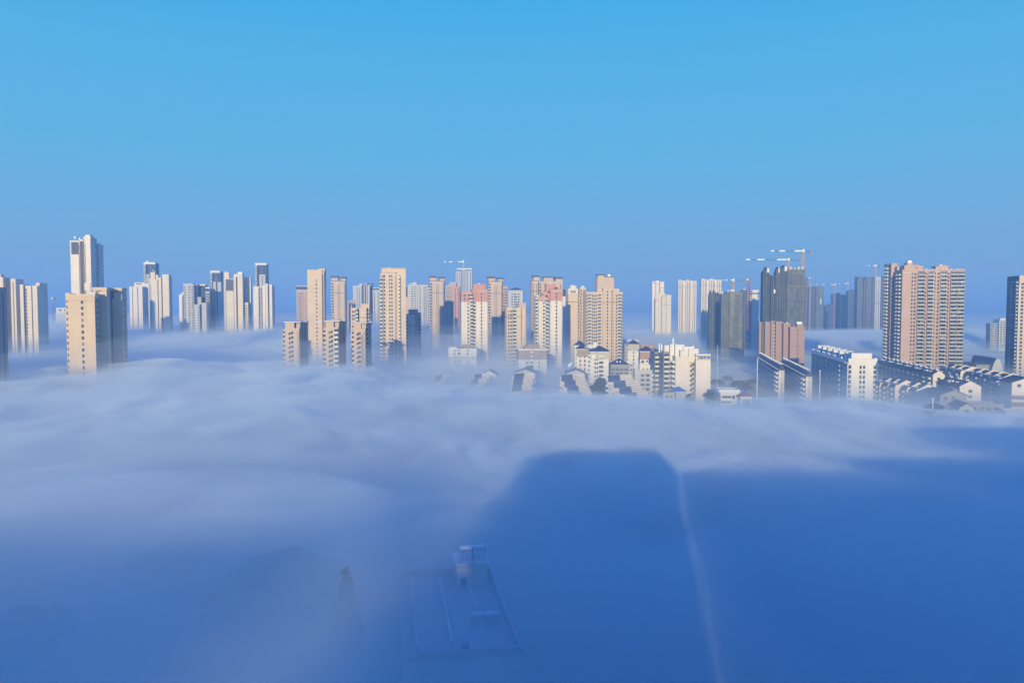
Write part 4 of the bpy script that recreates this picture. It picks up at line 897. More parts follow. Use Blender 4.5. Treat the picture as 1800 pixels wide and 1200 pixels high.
t.windows(b, [.44], 'F', 1.0, 1.7, 4.6, 2.85); t.windows(b, [.57], 'F', 1.0, 1.7, 4.6, 2.85); t.windows(b, [.04, .97], 'F', 1.2, 1.9, 4.6, 2.85); t.balconies(b, [.17, .34, .51, .68, .85], 'L', 3.4, 1.3, 4.6, 2.85, st='trim'); t.windows(b, [.09, .26, .43, .60, .77, .93], 'L', 1.7, 1.5, 4.2, 2.85)
for q in (.13, .30, .47, .64, .81, .98): t.part('pilaster').box(U0-.7, U0, v1*q-.3, v1*q+.3, 2, Z-1.5, 'white')
t.antenna(b, .2, .55, 9.5, .07); t.tank(b, 1.03, .02, 1.2, 1.6, 'ball', -.4)
t.part('eave').box(U0-1.8, U0-.41, 3, v1, Z-1.6, Z-1.2, 'trim')
t.part('hanging_sign').box(U0+.9, U0+1.1, -.9, -.42, 10, 13, 'trim')
t.finish(100)

# shaded balcony rows; the sunlit sliver is an ivory strip coloured onto the corner
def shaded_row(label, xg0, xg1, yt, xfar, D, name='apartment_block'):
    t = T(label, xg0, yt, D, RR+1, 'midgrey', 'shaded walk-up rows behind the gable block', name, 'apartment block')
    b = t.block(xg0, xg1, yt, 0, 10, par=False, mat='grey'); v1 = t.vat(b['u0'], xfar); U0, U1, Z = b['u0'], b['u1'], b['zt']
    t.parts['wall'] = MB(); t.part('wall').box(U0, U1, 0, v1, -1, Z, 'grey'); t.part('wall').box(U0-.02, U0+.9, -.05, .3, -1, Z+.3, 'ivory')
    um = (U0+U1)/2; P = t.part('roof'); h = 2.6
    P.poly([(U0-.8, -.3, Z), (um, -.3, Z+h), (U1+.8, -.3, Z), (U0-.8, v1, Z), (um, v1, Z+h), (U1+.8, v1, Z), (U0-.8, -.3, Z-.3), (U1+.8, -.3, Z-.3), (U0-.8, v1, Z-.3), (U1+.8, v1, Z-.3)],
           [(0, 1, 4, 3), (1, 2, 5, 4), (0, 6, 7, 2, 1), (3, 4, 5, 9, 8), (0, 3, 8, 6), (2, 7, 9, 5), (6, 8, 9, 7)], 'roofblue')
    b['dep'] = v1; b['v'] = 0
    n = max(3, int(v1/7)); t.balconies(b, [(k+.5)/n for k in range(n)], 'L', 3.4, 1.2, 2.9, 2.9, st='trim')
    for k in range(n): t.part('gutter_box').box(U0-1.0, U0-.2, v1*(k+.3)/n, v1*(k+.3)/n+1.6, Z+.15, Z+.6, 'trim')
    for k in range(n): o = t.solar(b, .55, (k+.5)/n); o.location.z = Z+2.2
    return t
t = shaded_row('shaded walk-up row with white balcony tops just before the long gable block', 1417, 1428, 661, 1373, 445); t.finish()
t = shaded_row('farther shaded walk-up row whose roof ends in one bright gable strip', 1369, 1379, 650, 1332, 480); t.finish()

# stepped terrace buildings coming down towards the viewer
def terrace(label, x0, x1, yr, D, n, rot, dx=6, group='stepped terraced rows with white parapets', drop=2.9, dv=5.5, name='terraced_row'):
    """tier k stands dv nearer and drop lower than tier k-1: slate roof facing the viewer with a slanted white fascia on one half, stacked white terrace parapets on the other"""
    t = T(label, x0, yr, D, rot, 'grey', group, name, 'terraced houses')
    for k in range(n):
        v = -k*dv; a, z = t.loc(x0+dx*k, yr, v); c, _ = t.loc(x1+dx*k, yr, v); z = t.loc(x0, yr, 0)[1]-drop*k; Wd = c-a; um = a+Wd*.50
        t.part('wall').box(a, c, v-dv+.2, v+6, -1, z-drop-.25, 'grey')
        q = [(a, v, z+.3), (um, v, z+.9), (um, v-dv, z-drop+.5), (a, v-dv, z-drop-.3)]
        q = q+[(x, y, h-.35) for x, y, h in q]
        t.new('roof').poly(q, [(3, 2, 1, 0), (4, 5, 6, 7), (0, 1, 5, 4), (1, 2, 6, 5), (2, 3, 7, 6), (3, 0, 4, 7)], 'roofblue')
        q = [(a-.5, v-dv-.35, z-drop-1.5), (um, v-dv-.35, z-drop-.5), (um, v-dv-.35, z-drop+.55), (a-.5, v-dv-.35, z-drop-.25)]
        q = q+[(x, y+.33, h) for x, y, h in q]
        t.new('fascia').poly(q, [(0, 1, 2, 3), (7, 6, 5, 4), (0, 3, 7, 4), (3, 2, 6, 7), (2, 1, 5, 6), (1, 0, 4, 5)], 'ivory')
        for j in range(3):
            vj = v-j*dv/3; zj = z+.9-j*drop/3; x_ = c+Wd*.03*j
            t.new('terrace_parapet').box(um+.05, x_, vj-.3, vj, zj-.62, zj, 'ivory'); t.part('wall').box(um+.1, x_-.3, vj-.1-dv/3, vj-.02, -1, zj-1.25-.01*j, 'midgrey')
        for j in range(2):
            t.part('side_balcony').box(a-1.1, a-.02, v-dv*(.35+.5*j)-.9, v-dv*(.35+.5*j)+.5, z-drop*(.35+.5*j)-.6, z-drop*(.35+.5*j)+.1, 'trim')
        bb = dict(u0=a, u1=c, v=v-dv, dep=dv, zt=z-drop)
        t.balconies(bb, [.35, .8], 'L', 1.8, .9, 2.9, 2.9, st='trim'); t.balconies(bb, [.35, .8], 'R', 1.8, .8, 2.0, 2.9, st='trim')
        if k == n-1: t.windows(bb, [.2, .45, .75], 'F', 1.3, 1.4, 3.4, 2.9)
    return t
def gable_house(label, x0, x1, ya, ye, D, rot=4, wall='grey', dep=12, roof='roofblue', group=None, name='gable_house', wins=((.5, .3),), over=.7):
    t = T(label, x0, ye, D, rot, wall, group, name, 'house')
    u0, ze = t.loc(x0, ye, 0); u1, _ = t.loc(x1, ye, 0); um = (u0+u1)/2; za = t.loc((x0+x1)/2, ya, 0)[1]
    t.part('wall').box(u0, u1, 0, dep, -1, ze, wall)
    G = t.part('gable'); G.poly([(u0, .003, ze), (u1, .003, ze), (um, .003, za), (u0, .4, ze), (u1, .4, ze), (um, .4, za)], [(0, 1, 2), (5, 4, 3), (0, 3, 4, 1), (1, 4, 5, 2), (2, 5, 3, 0)], wall)
    P = t.part('roof'); k = (za-ze)/(um-u0); th = .35
    for s_, ue in ((-1, u0-over), (1, u1+over)):
        zl = ze-over*k
        p = [(ue, -over, zl+.02), (um, -over, za+.02), (um, dep+over, za+.02), (ue, dep+over, zl+.02), (ue, -over, zl+.02+th), (um, -over, za+.02+th), (um, dep+over, za+.02+th), (ue, dep+over, zl+.02+th)]
        P.poly(p, [(3, 2, 1, 0), (4, 5, 6, 7), (0, 1, 5, 4), (1, 2, 6, 5), (2, 3, 7, 6), (3, 0, 4, 7)], roof)
    for (q, dz) in wins: 
        o = bpy.data.objects.new('window', window_mesh(1.5, 1.5)); COL.objects.link(o); o.parent = t.root; o.location = (u0+(u1-u0)*q, 0, ze-2.2-dz)
    return t, dict(u0=u0, u1=u1, v=0, dep=dep, z=ze, zt=ze)

t, b = gable_house('grey gabled house rising behind the stepped row under the mauve topped block', 905, 941, 649, 655, 505, 4, 'grey', 14); t.box(b, .55, .85, .4, .7, 4.2, 'navy', 'roof_box'); t.finish()
t = terrace('stepped terraced row with white slats, first in the clearing', 904, 938, 658, 440, 3, 2, -2); t.finish()
t, b = gable_house('grey gabled house with white round tanks on its ridge', 996, 1028, 650, 655.5, 500, 4, 'grey', 14); t.tank(b, .15, .4, 1.3, 2.4, 'ball', 3.6); t.tank(b, .25, .8, 1.1, 2.4, 'ball', 4.4); t.box(b, -.1, .1, .3, .6, 1.5, 'navy', 'roof_box'); t.finish()
t = terrace('stepped terraced row with white slats, its lowest unit nearest the fog', 987, 1026, 660, 435, 4, 2, 5)
t.finish()
t = terrace('longest stepped terraced row fanning out in front of the plain grey block', 1068, 1110, 661, 435, 5, 2, 10); t.finish()
t, b = gable_house('pale gabled house with small attic window in the mist beside dark roofs', 847, 872, 651, 658, 520, 4, 'white', 12); t.finish()
t = terrace('dim stepped terraced row dissolving into mist beside the pale gabled house', 834, 860, 659, 490, 4, 2, -6); t.finish()
t, b = gable_house('faint gabled house almost lost in mist, first of the low roofs', 776, 796, 652, 658, 545, 4, 'grey', 12); t.finish()
t = terrace('faintest stepped terraced row, nearly lost in the mist', 766, 788, 661, 510, 4, 2, -7); t.finish()
t, b = gable_house('ghostly low roof at the foot of the wide flat crown tower', 678, 704, 622, 625, 640, 4, 'white', 12); t.finish()

# cluster at the foot of the bright block
t = T('low white house with flat roof terrace in front of the bright balcony block', 1266, 690, 425, 4, 'white', None, 'low_house', 'house')
b = t.block(1267, 1308, 690.5, 0, 12, cap=.2); c = t.block(1264, 1300, 684.5, 8, 10, 'white', cap=.2); t.windows(b, [.15, .35], 'F', 2.4, 1.2, 3); P = t.part('arched_door'); u = b['u0']+(b['u1']-b['u0'])*.55; P.box(u-.8, u+.8, -.12, .1, b['zt']-3.4, b['zt']-1.2, 'glass')
for q in (.1, .3, .5, .7, .9): t.solar(c, q, .4)
t.part('sheet_roof').box(c['u0']-4, c['u0']+3, 12, 22, c['zt']-1.6, c['zt']-1.3, 'sheetblue'); t.part('sheet_roof').box(c['u0']+6, c['u0']+14, 19, 27, c['zt']-1.0, c['zt']-.7, 'sheetblue'); t.finish()
t = T('small pavilion with a brown hipped roof beside the low white house', 1303, 697, 415, 4, 'white', None, 'pavilion', 'pavilion')
b = t.block(1302, 1323, 698, 0, 7, par=False); t.hip(b, 2.6, .7, 'roofbrown'); t.part('opening').box(b['u0']+1.2, b['u1']-1.2, -.1, .1, 3, b['zt']-1, 'recess'); t.finish()
t = T('low shaded house under a bright blue sheet roof below the blank sunlit wall', 1170, 690, 435, 2, 'grey', None, 'low_house', 'house')
b = t.block(1166, 1186, 690, 0, 12, par=False); c = t.block(1188, 1207, 689, 2, 12, par=False); t.hip(c, 2.2, .5, 'sheetblue'); t.slab(b, .5, .3, 0, 'midgrey', 'flat_roof'); t.windows(b, [.3, .7], 'F', 1.4, 1.3, 3); t.solar(b, .4, .5); t.finish()

# wedge-parapet rows on the far side
def wedges(label, pts, D0, dv, rot, wd, z_off=0, face='L', group='stepped rows with slanted white party walls', wall='ivory', low=None):
    """pts: list of (px, py) of each slanted wall's top corner; every wall is carried by its own stretch of the row"""
    t = T(label, pts[-1][0], pts[-1][1], D0, rot, 'midgrey', group, 'terraced_row', 'terraced houses')
    n = len(pts); vv = []
    for k, (px, py) in enumerate(reversed(pts)):
        v = k*dv; u, z = t.loc(px, py, v)
        vn = dv
        t.part('wall').box(u, u+wd, v+.3, v+dv-.01*k, -1, z-2.6, 'grey')
        p = [(u-.3, v, z-3.6), (u+wd*.62, v, z+.15), (u+wd, v, z-1.2), (u+wd, v, 0), (u-.3, v, 0)]; q = [(x, y+.5, zz) for x, y, zz in p]
        t.new('party_wall').poly(p+q, [(4, 3, 2, 1, 0), (5, 6, 7, 8, 9)]+[(i, (i+1) % 5, 5+(i+1) % 5, 5+i) for i in range(5)], wall)
        q = [(u-.9, v+.5, z-4.1), (u+wd*.62, v+.5, z-.6), (u+wd+.3, v+.5, z-1.9), (u-.9, v+dv, z-4.1), (u+wd*.62, v+dv, z-.6), (u+wd+.3, v+dv, z-1.9)]
        t.part('roof').poly(q, [(0, 1, 4, 3), (1, 2, 5, 4), (0, 3, 5, 2), (0, 2, 1), (3, 4, 5)], 'roofdark')
        bb = dict(u0=u, u1=u+wd, v=v, dep=dv, zt=z-3.2)
        t.balconies(bb, [.5], 'L', 3.6, 1.2, 2.9, 2.9, st='trim'); t.part('drainpipe').box(u-.5, u-.3, v+.2, v+.5, 3, z-4, 'trim')
        o = t.solar(bb, .2, .5); o.location.z = z-3.4
        t.windows(bb, [.2], 'L', 1.2, 1.3, 2.6, 2.9)
    return t
t = wedges('stepped row with slanted white walls climbing between the huge slab and dark tower', [(1664, 640), (1677, 641.5), (1690, 644), (1710, 647.5), (1725, 650), (1741, 653), (1757, 656)], 440, 12, RR, 11); t.finish()
t = wedges('short stepped row with slanted white walls ending at the frame edge', [(1756, 666), (1775, 669), (1790, 672)], 400, 12, RR, 10); t.finish()
t, b = gable_house('white gabled end house with brown storey bands at the frame edge', 1779, 1830, 664, 672, 380, RR, 'ivory', 14, 'roofdark', None, 'gable_house', ((.25, .2),))
t.part('storey_band').box(b['u0']-.05, b['u1']+.05, -.06, .2, b['zt']-8.8, b['zt']-6.8, 'roofbrown'); t.part('storey_band').box(b['u0']-.05, b['u1']+.05, -.06, .2, b['zt']-12.5, b['zt']-10.2, 'roofbrown'); t.finish()
t = wedges('stepped row with slanted white walls in front of the huge slab, beside the gable block', [(1548, 664.5), (1562, 666), (1575, 668), (1596, 672), (1612, 675)], 405, 11, RR, 9); t.finish()
def long_row(label, xg0, xg1, yt, xfar, D, wall='ivory', rot=RR, h=2.8, wins=True):
    t = T(label, xg0, yt, D, rot, wall, 'long dark roofed rows near the huge slab', 'terraced_row', 'terraced houses')
    b = t.block(xg0, xg1, yt, 0, 10, par=False); v1 = min(150, t.vat(b['u0'], xfar)); U0, U1, Z = b['u0'], b['u1'], b['zt']
    t.parts['wall'] = MB(); t.part('wall').box(U0, U1, 0.3, v1, -1, Z-.01, 'midgrey'); um = (U0+U1)/2
    p = [(U0, 0, -1), (U1, 0, -1), (U1, 0, Z+.1), (um, 0, Z+h), (U0, 0, Z+.1)]; q = [(x, y+.4, z) for x, y, z in p]
    t.part('gable_wall').poly(p+q, [(0, 1, 2, 3, 4), (9, 8, 7, 6, 5)]+[(i, 5+i, 5+(i+1) % 5, (i+1) % 5) for i in range(5)], wall)
    q = [(U0-.9, .4, Z-.4), (um, .4, Z+h-.2), (U1+.9, .4, Z-.4), (U0-.9, v1, Z-.4), (um, v1, Z+h-.2), (U1+.9, v1, Z-.4)]
    t.part('roof').poly(q, [(0, 1, 4, 3), (1, 2, 5, 4), (0, 3, 5, 2), (0, 2, 1), (3, 4, 5)], 'roofdark')
    b['dep'] = v1; b['v'] = 0; n = max(2, int(v1/9))
    t.balconies(b, [(k+.5)/n for k in range(n)], 'L', 3.6, 1.2, 2.9, 2.9, st='trim')
    if wins: t.windows(b, [.5], 'F', 1.6, 1.5, 3.2, 2.9)
    for k in range(n):
        v = v1*(k+.4)/n; P = t.new('chimney'); P.box(um-.3, um+1.0, v, v+3.0, Z+h-1, Z+h+.5, 'ivory'); P.box(um-.15, um+.15, v+1, v+1.3, Z+h+.5, Z+h+1.6, 'tank')
        if k % 2: t.new('dormer').box(U0+.8, U0+3.0, v+2, v+5, Z-.6, Z+1.9, 'grey'); t.tank(dict(u0=U0, u1=U1, v=0, dep=v1, zt=Z+1.3), .25, (k+.5)/n, .7, 1.4)
        o = t.solar(b, .22, (k+.8)/n); o.location.z = Z+.3
    return t
t = long_row('long dark roofed row with stove pipes at the foot of the huge slab', 1640, 1661, 659, 1545, 450); t.finish()
t = long_row('white gabled house with paired windows at the end of a dark roof', 1687, 1725, 679.5, 1648, 388, rot=7, h=3.0); t.finish()
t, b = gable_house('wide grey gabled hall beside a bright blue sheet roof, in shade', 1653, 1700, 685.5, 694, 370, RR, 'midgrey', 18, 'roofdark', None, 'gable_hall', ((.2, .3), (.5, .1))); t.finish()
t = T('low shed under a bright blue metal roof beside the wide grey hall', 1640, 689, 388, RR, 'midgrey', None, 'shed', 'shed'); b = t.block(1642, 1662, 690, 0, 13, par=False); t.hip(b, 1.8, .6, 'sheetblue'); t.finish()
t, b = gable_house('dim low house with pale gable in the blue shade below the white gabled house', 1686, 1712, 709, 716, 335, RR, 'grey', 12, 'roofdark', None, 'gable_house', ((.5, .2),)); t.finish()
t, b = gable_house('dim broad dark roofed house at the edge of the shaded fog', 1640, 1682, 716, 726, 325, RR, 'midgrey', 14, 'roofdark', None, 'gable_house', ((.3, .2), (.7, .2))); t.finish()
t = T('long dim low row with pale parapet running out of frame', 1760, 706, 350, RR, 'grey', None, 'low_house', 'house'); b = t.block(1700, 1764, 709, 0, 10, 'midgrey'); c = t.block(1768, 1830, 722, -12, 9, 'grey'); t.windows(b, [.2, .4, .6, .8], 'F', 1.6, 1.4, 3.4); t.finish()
# hall with rounded gable in the haze
t = T('hazy warehouse with rounded pale gable beside the dark edge tower', 1740, 645, 600, RR, 'grey', None, 'warehouse', 'warehouse')
u0, z0 = t.loc(1744, 648, 0); u1, _ = t.loc(1763, 648, 0); zt = t.loc(1753, 630, 0)[1]; n = 9
arc = [(u0+(u1-u0)*k/n, z0+(zt-z0)*math.sin(math.pi*k/n)**.8) for k in range(n+1)]
p = [(u, 0, z) for u, z in arc]+[(u1, 0, 0), (u0, 0, 0)]; q = [(x, 45, z) for x, y, z in p]; m_ = len(p)
t.part('gable_wall').poly(p+[(x, .4, z) for x, y, z in p], [tuple(range(m_))[::-1], tuple(range(m_, 2*m_))]+[(i, (i+1) % m_, m_+(i+1) % m_, m_+i) for i in range(m_)], 'grey')
t.part('roof').poly([(x, .4, z+.15) for x, y, z in p]+[(x, 45, z+.15) for x, y, z in p], [(i, i+1, m_+i+1, m_+i) for i in range(m_-1)]+[tuple(range(m_, 2*m_))], 'roofblue')
c = t.block(1716, 1744, 641, 6, 30, 'midgrey', par=False); t.slab(c, .5, .5, 0, 'roofblue', 'side_roof'); t.finish()

# near rooftop under the fog
t = Bld('near_apartment_block', 'near flat roofed block seen from above through thin fog, stair head on top', 'apartment block', 722, 1150, 86, -9.7, 'grey')
u0, z = t.loc(708, 1150, 0); u1, _ = t.loc(916, 1150, 0); dep = 28
t.part('wall').box(u0, u1, 0, dep, -1, z-1, 'white'); t.part('roof_deck').box(u0+.3, u1-.3, .3, dep-.3, z-1, z-.96, 'grey')
P = t.part('parapet'); 
for bx in ((u0-.1, u1+.1, -.1, .25), (u0-.1, u1+.1, dep-.25, dep+.1)): P.box(*bx, z-1.0, z, 'grey')
for bx in ((u0-.1, u0+.25, .25, dep-.25), (u1-.25, u1+.1, .25, dep-.25)): P.box(*bx, z-1.0, z-.003, 'grey')
W_ = u1-u0
t.part('front_canopy').box(u0-.3, u1+.4, -3.5, -.1, z-5.2, z-4.9, 'trim'); t.part('front_wing').box(u0+.4, u1, -3.2, -.12, -1, z-5.21, 'white')
P = t.part('ridge_wall'); P.box(u0+W_*.42, u0+W_*.44, 3, dep-3, z-1, z-.2, 'trim'); P.box(u0+W_*.12, u0+W_*.135, 3, dep-1, z-1, z-.4, 'trim'); P.box(u0+W_*.72, u0+W_*.735, 5, dep-1, z-1, z-.4, 'trim')
h = dict(u0=u0+W_*.60, u1=u0+W_*.92, v=dep-6, dep=5, z=z+2.6, zt=z+2.6); t.part('stair_head').box(h['u0'], h['u1'], h['v'], h['v']+5, z-1, z+2.6, 'ivory'); t.part('stair_head_roof').box(h['u0']-.3, h['u1']+.3, h['v']-.3, h['v']+5.3, z+2.6, z+2.8, 'trim')
t.part('roof_hatch').box(h['u0']+.5, h['u0']+1.4, h['v']-.07, h['v']+.1, z-.9, z+.6, 'recess')
for q in (.35, .75): o = t.solar(h, q, .2); o.location.z = z+2.8; o.rotation_euler.z = 0; o.scale = (1.15, 1.15, 1.3)
for q in (.70, .84): o = t.solar(dict(u0=u0, u1=u1, v=0, dep=dep, zt=z), q, .30); o.location.z = z-.95; o.rotation_euler.z = 0
t.part('roof_vent').box(u0+W_*.5, u0+W_*.56, .6, 1.6, z-1, z+.3, 'midgrey')
t.windows(dict(u0=u0, u1=u1, v=0, dep=dep, zt=z), [.15, .38, .62, .85], 'F', 1.6, 1.5, 4, 3.0, 2); t.finish()
t, b = gable_house('dim low house lost in the shaded fog, far from the near rooftop', 210, 290, 982, 1000, 118, 4, 'midgrey', 12, 'roofdark'); t.finish()
t, b = gable_house('dim broad roof in the shaded fog between the lost house and conifer', 350, 545, 1030, 1060, 100, 2, 'midgrey', 16, 'roofdark', None, 'gable_house', ((.3, 0), (.6, 0))); t.finish()
# ------------------------------------------------------------------ cranes
def crane(label, px, yj, D, yb, jl, cl, yaw=0, thick=1.0, mat='crane', up=8.0):
    """mast column px, jib row yj, mast foot row yb (image rows); jl/cl jib and counter-jib lengths in metres (jib towards -u)"""
    A = at(px, yj, D); r = bpy.data.objects.new('tower_crane', None); COL.objects.link(r); r.location = (A.x, D, 0); tag(r, label, 'crane', 'tower cranes on the building sites')
    h = A.z; z0 = max(0, at(px, yb, D).z); w = .85*thick
    m = MB()
    for sx in (-1, 1):
        for sy in (-1, 1): m.box(sx*w-.16*thick, sx*w+.16*thick, sy*w-.16*thick, sy*w+.16*thick, z0, h-1.5, mat)
    z = z0
    while z < h-4:
        for sy in (-1, 1):
            m.bar((-w, sy*w, z), (w, sy*w, z+2.2), .15*thick, mat); m.bar((w, sy*w, z+2.2), (-w, sy*w, z+4.4), .15*thick, mat)
            m.bar((sy*w, -w, z), (sy*w, w, z+2.2), .15*thick, mat)
        z += 4.4
    m.build('mast', r)
    t = bpy.data.objects.new('slewing_unit', None)
    def lat(n0, n1, wd, ht, mtl):
        b = MB(); L = abs(n1-n0); k = int(L/2.4)+1; s = 1 if n1 > n0 else -1
        for yy, zz in ((-wd, 0), (wd, 0), (0, ht)): b.bar((n0, yy, zz), (n1, yy, zz), .17*thick, mtl)
        for i in range(k):
            x0 = n0+s*L*i/k; x1 = n0+s*L*(i+.5)/k; x2 = n0+s*L*(i+1)/k
            for yy in (-wd, wd): b.bar((x0, yy, 0), (x1, 0, ht), .11*thick, mtl); b.bar((x1, 0, ht), (x2, yy, 0), .11*thick, mtl)
        return b
    ca = yaw
    def place(b, nm): o = b.build(nm, r, (0, 0, h)); o.rotation_euler = (0, 0, ca); return o
    b = lat(-1.2, -jl, .65*thick, 1.3*thick, 'craneblue')
    place(b, 'jib')
    b = MB()
    for a0, a1 in ((.04, .27), (.56, .74), (.90, 1.0)):
        b.box(-jl*a1, -jl*a0, -.75*thick, -.66*thick, .05, 1.25*thick, 'cranewhite')
    place(b, 'jib_board')
    b = lat(1.2, cl, .65*thick, .6*thick, 'craneblue'); place(b, 'counter_jib')
    b = MB(); b.box(cl-3.2, cl-.4, -.9*thick, .9*thick, -2.6, .1, 'concrete'); place(b, 'counterweight')
    b = MB(); b.box(-1.1, 1.1, -1.1, 1.1, -1.5, .6, mat); b.box(-1.4, .6, -2.3*thick, -1.11, -.6, 2.0*thick, 'tank'); place(b, 'operator_cab')
    b = MB(); b.bar((-.9, 0, .6), (0, 0, up), .25*thick, 'cranewhite'); b.bar((.9, 0, .6), (0, 0, up), .25*thick, 'cranewhite')
    b.bar((0, 0, up), (-jl*.55, 0, 1.2), .08, 'steel'); b.bar((0, 0, up), (cl*.9, 0, .5), .08, 'steel')
    if up < 4: b = MB(); b.bar((0, 0, .6), (0, 0, up), .8, 'cranewhite')
    place(b, 'apex')
    return r
crane('lower of two high cranes over the tallest netted tower, jib reaching over open sky', 1385.5, 457.5, 805, 474, 46, 15, 0, 1.1, 'crane', 2.2)
crane('highest crane of all, on the far corner of the tallest netted tower', 1411.5, 442.5, 812, 474, 36, 10.5, .04, 1.2, 'crane', 2.2)
crane('orange mast crane over the khaki netted tower', 1289, 493.5, 865, 513, 12.5, 14, .0, 1.15, 'crane', 2.2)
crane('red mast crane standing in front of the white slab tower', 1316, 492.5, 900, 580, 9, 4, -1.1, 1.2, 'cranered', 3.5)
crane('pale crane standing full height before the far blue grey netted tower', 1424.5, 490, 1250, 580, 14, 5, -1.5, 1.1, 'crane', 2.0)
crane('thin far crane over the khaki strip silhouette', 1467.5, 501, 1400, 580, 42, 10, .3, 1.0, 'crane', 4)
crane('thin far crane with a stubby pale counter-jib', 1490, 499, 1650, 512, 30, 20, .1, 1.3, 'crane', 9)
crane('far crane with pale cab on the wide ribbed unfinished tower', 1539, 468, 1350, 488, 20, 10, .1, 1.5, 'crane', 3)
crane('solitary faint crane over the middle rooftops', 814.5, 461, 1460, 472, 38, 11, .03, 1.3, 'crane', 5)

# ------------------------------------------------------------------ poles and masts
def pole(label, px, y0, y1, D, r=.16, arm=0, group='slender poles standing out of the fog', name='street_lamp'):
    a = at(px, y0, D); b = at(px, y1, D); m = MB(); z0 = 0
    m.cyl(0, 0, 0, .4, r*2.2, r*2.2, 'steel', 8); m.cyl(0, 0, .4, a.z, r*1.3, r, 'pole', 8)
    root = bpy.data.objects.new(name, None); COL.objects.link(root); root.location = (a.x, D, 0); tag(root, label, 'pole' if name == 'mast_pole' else 'street lamp', group)
    m.build('post', root)
    h = MB(); h.box(-r*1.6, r*1.6, -r*1.6, r*1.6, a.z, a.z+.4, 'tank'); 
    if arm: h.bar((0, 0, a.z-.2), (arm, 0, a.z+.3), .12, 'pole'); h.box(arm-.2, arm+.9, -.2, .2, a.z+.25, a.z+.4, 'tank')
    h.build('cap', root); return root
pole('tall white pole in front of the shaded walk-up rows', 1331.5, 632, 700, 400, .20, name='mast_pole')
pole('white pole in front of the long gable block', 1441.5, 652, 720, 380, .18, name='mast_pole')
pole('stout short white pole in the shaded fog below the stepped rows', 1640, 701, 740, 330, .22, name='mast_pole')
pole('faint hair thin mast in blue haze beside the bright balcony block', 1261.5, 608, 680, 520, .13, name='mast_pole')
pole('lone small pole poking out of the bright fog at the frame edge', 14.5, 776, 810, 200, .11, .0, name='mast_pole')
# stadium style lamp frame
A = at(222.5, 688, 300); r = bpy.data.objects.new('floodlight_mast', None); COL.objects.link(r); r.location = (A.x, 300, 0); tag(r, 'twin barred floodlight mast poking out of the fog below the near tower', 'floodlight mast')
m = MB(); m.cyl(0, 0, 0, A.z, .28, .16, 'pole', 8); m.build('post', r)
for dz, w in ((0, 2.2), (-1.9, 2.6), (-5.9, 1.0)):
    m = MB(); m.box(-w, w, -.18, .18, A.z+dz-.14, A.z+dz+.14, 'tank')
    for k in range(5): x = -w+2*w*(k+.5)/5; m.box(x-.22, x+.22, -.42, -.18, A.z+dz-.25, A.z+dz+.2, 'trim')
    m.build('lamp_bar', r)

# ------------------------------------------------------------------ trees
def tree(label, px, yt, D, hw, kind='conifer', name=None, ybase=None, n=900, mat='leaf', group=None):
    A = at(px, yt, D); h = A.z; name = name or ('conifer_tree' if kind == 'conifer' else 'broadleaf_tree')
    r = bpy.data.objects.new(name, None); COL.objects.link(r); r.location = (A.x, D, 0); tag(r, label, 'tree', group)
    m = MB(); m.cyl(0, 0, 0, h*.9, .032*h*.5+.12, .05, 'bark', 8)
    for k in range(10):
        a = rnd.uniform(0, 6.28); z = h*rnd.uniform(.35, .8); m.bar((0, 0, z), (hw*.6*math.cos(a), hw*.6*math.sin(a), z+h*(.08 if kind != 'conifer' else -.02)), .14, 'bark')
    m.build('trunk', r); c = MB(); s = hw*.13+.12
    cl = [(rnd.uniform(-.6, .6), rnd.uniform(-.6, .6), rnd.uniform(.45, .9), rnd.uniform(.28, .5)) for _ in range(9)]
    for k in range(n):
        if kind == 'conifer':
            q = rnd.random()**.6; z = h*(1-.85*q); rad = hw*(q**.85)*(0.9+.1*math.sin(q*38))*rnd.uniform(.3, 1.0); a = rnd.uniform(0, 6.28); x, y = rad*math.cos(a), rad*math.sin(a)
        else:
            cx, cy, cz, cr = cl[k % 9]; d = Vector((rnd.gauss(0, 1), rnd.gauss(0, 1), rnd.gauss(0, 1))).normalized()*rnd.uniform(.6, 1.0)*cr
            x, y, z = (cx+d.x)*hw, (cy+d.y)*hw, h*cz+d.z*hw*.8; z = min(z, h)
        e = Vector((rnd.gauss(0, 1), rnd.gauss(0, 1), rnd.gauss(0, .6))).normalized()*s; g_ = Vector((rnd.gauss(0, 1), rnd.gauss(0, 1), rnd.gauss(0, 1))).normalized().cross(e).normalized()*s*.7
        p = Vector((x, y, z)); c.poly([p-e, p+g_*.6, p+e, p-g_], [(0, 1, 2, 3)], mat)
    c.build('crown', r); return r
tree('tall dark conifer ghosting through the fog beside the near rooftop', 608, 1000, 96, 4.8, n=3600)
tree('slim conifer in haze beside the hazy warehouse', 1711, 628, 600, 3.2)
tree('round dark tree in front of the white block with slate hipped roof', 1050, 663, 445, 6.0, 'round', n=1500)
tree('leafy tree in shade beside the low white house', 1252, 688, 432, 4.5, 'round', n=1000, mat='leafb')
tree('small tree between the blue sheet roof and the blank sunlit wall', 1213, 692, 432, 3.2, 'round', n=700, mat='leafb')
for i, (px, y, D, w) in enumerate(((1262, 668, 560, 6), (1282, 662, 590, 6), (1297, 670, 540, 5.5), (1312, 674, 520, 5), (1322, 668, 560, 5.5))):
    tree(('dim leafy tree in the haze behind the low white house', 'hazy dark tree, tallest of the misty clump', 'round dim tree in the middle of the misty clump', 'low dim tree at the outer end of the misty clump', 'hazy tree beside the tall white pole')[i], px, y, D, w, 'round', n=600, group='dim trees in the haze beyond the low white house')
tree('ghost of a broad tree in the shaded fog near the frame corner', 40, 1060, 95, 6, 'round', n=900)

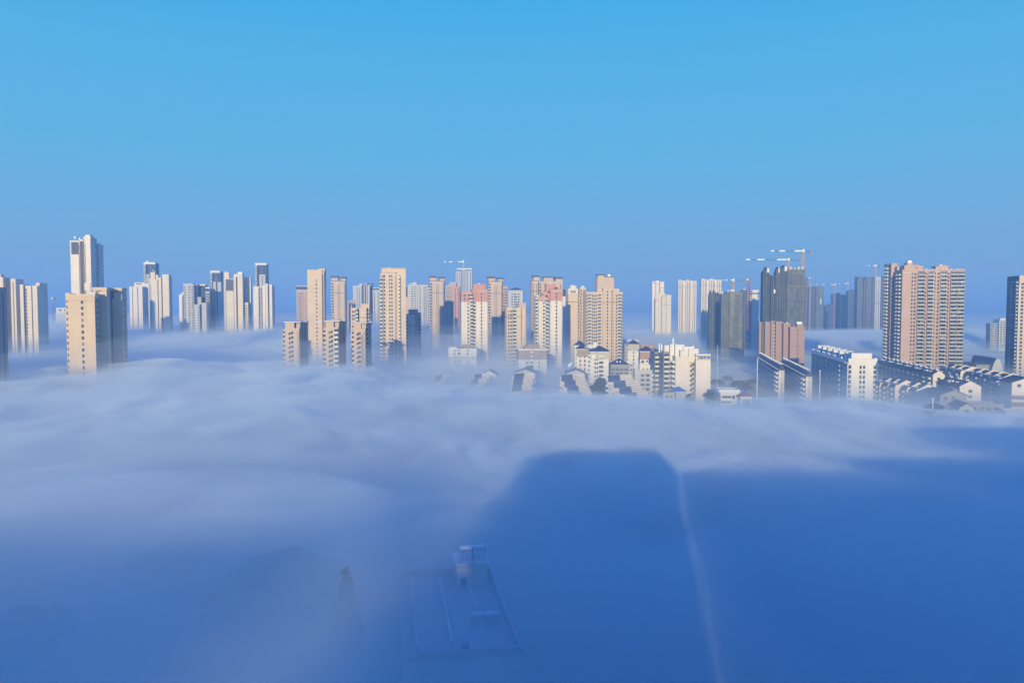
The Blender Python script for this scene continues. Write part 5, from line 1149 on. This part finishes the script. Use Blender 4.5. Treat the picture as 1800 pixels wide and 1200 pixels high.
# ------------------------------------------------------------------ low hills far beyond
vs = []; fs = []; n = 80
for j in range(3):
    for i in range(n+1):
        x = -7000+14000*i/n; y = 7200+j*500; z = (0 if j != 1 else 60+55*fbm(x/900, 3.3, 2.2, 4)+22*math.sin(x/1300)); vs.append((x, y, max(-2, z)))
for j in range(2):
    for i in range(n): a = j*(n+1)+i; fs.append((a, a+1, a+n+2, a+n+1))
me = bpy.data.meshes.new('hills'); me.from_pydata(vs, [], fs); me.materials.append(M['leaf']); o = bpy.data.objects.new('hills', me); COL.objects.link(o); o['kind'] = 'structure'

# ------------------------------------------------------------------ blocks behind and beside the viewpoint whose shadows lie on the fog
def plain(label, x0, x1, y0, y1, h, wall='tan', steps=()):
    r = bpy.data.objects.new('apartment_block', None); COL.objects.link(r); r.location = (x0, y0, 0); tag(r, label, 'apartment block', 'apartment blocks behind the viewpoint')
    m = MB(); m.box(0, x1-x0, 0, y1-y0, -1, h-.9, wall); m.build('wall', r)
    p = MB(); W_, D_ = x1-x0, y1-y0
    p.box(-.15, W_+.15, -.15, .2, h-1.2, h, wall); p.box(-.15, W_+.15, D_-.2, D_+.15, h-1.2, h, wall); p.box(-.15, .2, .2, D_-.2, h-1.2, h-.003, wall); p.box(W_-.2, W_+.15, .2, D_-.2, h-1.2, h-.003, wall); p.build('parapet', r)
    for (a, b, c, d, hh) in steps: q = MB(); q.box(a, b, c, d, h-.95, h+hh, wall); q.build('stair_head', r)  # unseen roof steps, shaped to round the shadow's corner on the fog
    w = MB()
    for z in range(int(h-4), 4, -3):
        for k in range(int(W_/6)): w.box(3+k*6-.8, 3+k*6+.8, D_-.05, D_+.06, z, z+1.5, 'glass')
    o = w.build('window', r); o['kind'] = 'stuff'
plain('apartment block just behind the viewpoint that shades the fog', -25.2, 5.0, -26, -1.2, 54.6, steps=((4.5, 30, 1, 24, 1.2), (9, 29.5, 3, 20, 1.6)))
plain('lower apartment block beside the one at the viewpoint', 8.95, 46, -30, -6, 52.5)
plain('stepped apartment block between a lower and a taller neighbour behind the viewpoint', 46.5, 80, -30, -6, 55.0)
plain('taller apartment block beyond its lower neighbours behind the viewpoint', 82, 320, -34, -6, 62.5)
plain('low apartment block shading the fog near the frame corner', -104, -38, -34, -6, 48.0)
plain('low apartment block at the end of the row behind the viewpoint', -200, -107, -30, -6, 47)
def off(label, x, y, h, w=26, d=18):  # unseen towers added to cast shade on the fog valley and pale towers
    plain(label, x-w/2, x+w/2, y-d/2, y+d/2, h, 'cream')
off('unseen tower added outside the frame to shade the head of the fog valley', -269, 250, 82, 42)
off('unseen tower added outside the frame to shade the fog valley, second along', -320, 262, 83, 40)
off('unseen tower added outside the frame to shade the fog valley, third along', -372, 255, 84, 42)
off('tall unseen tower added outside the frame to shade the pale towers', -485, 640, 108, 36)
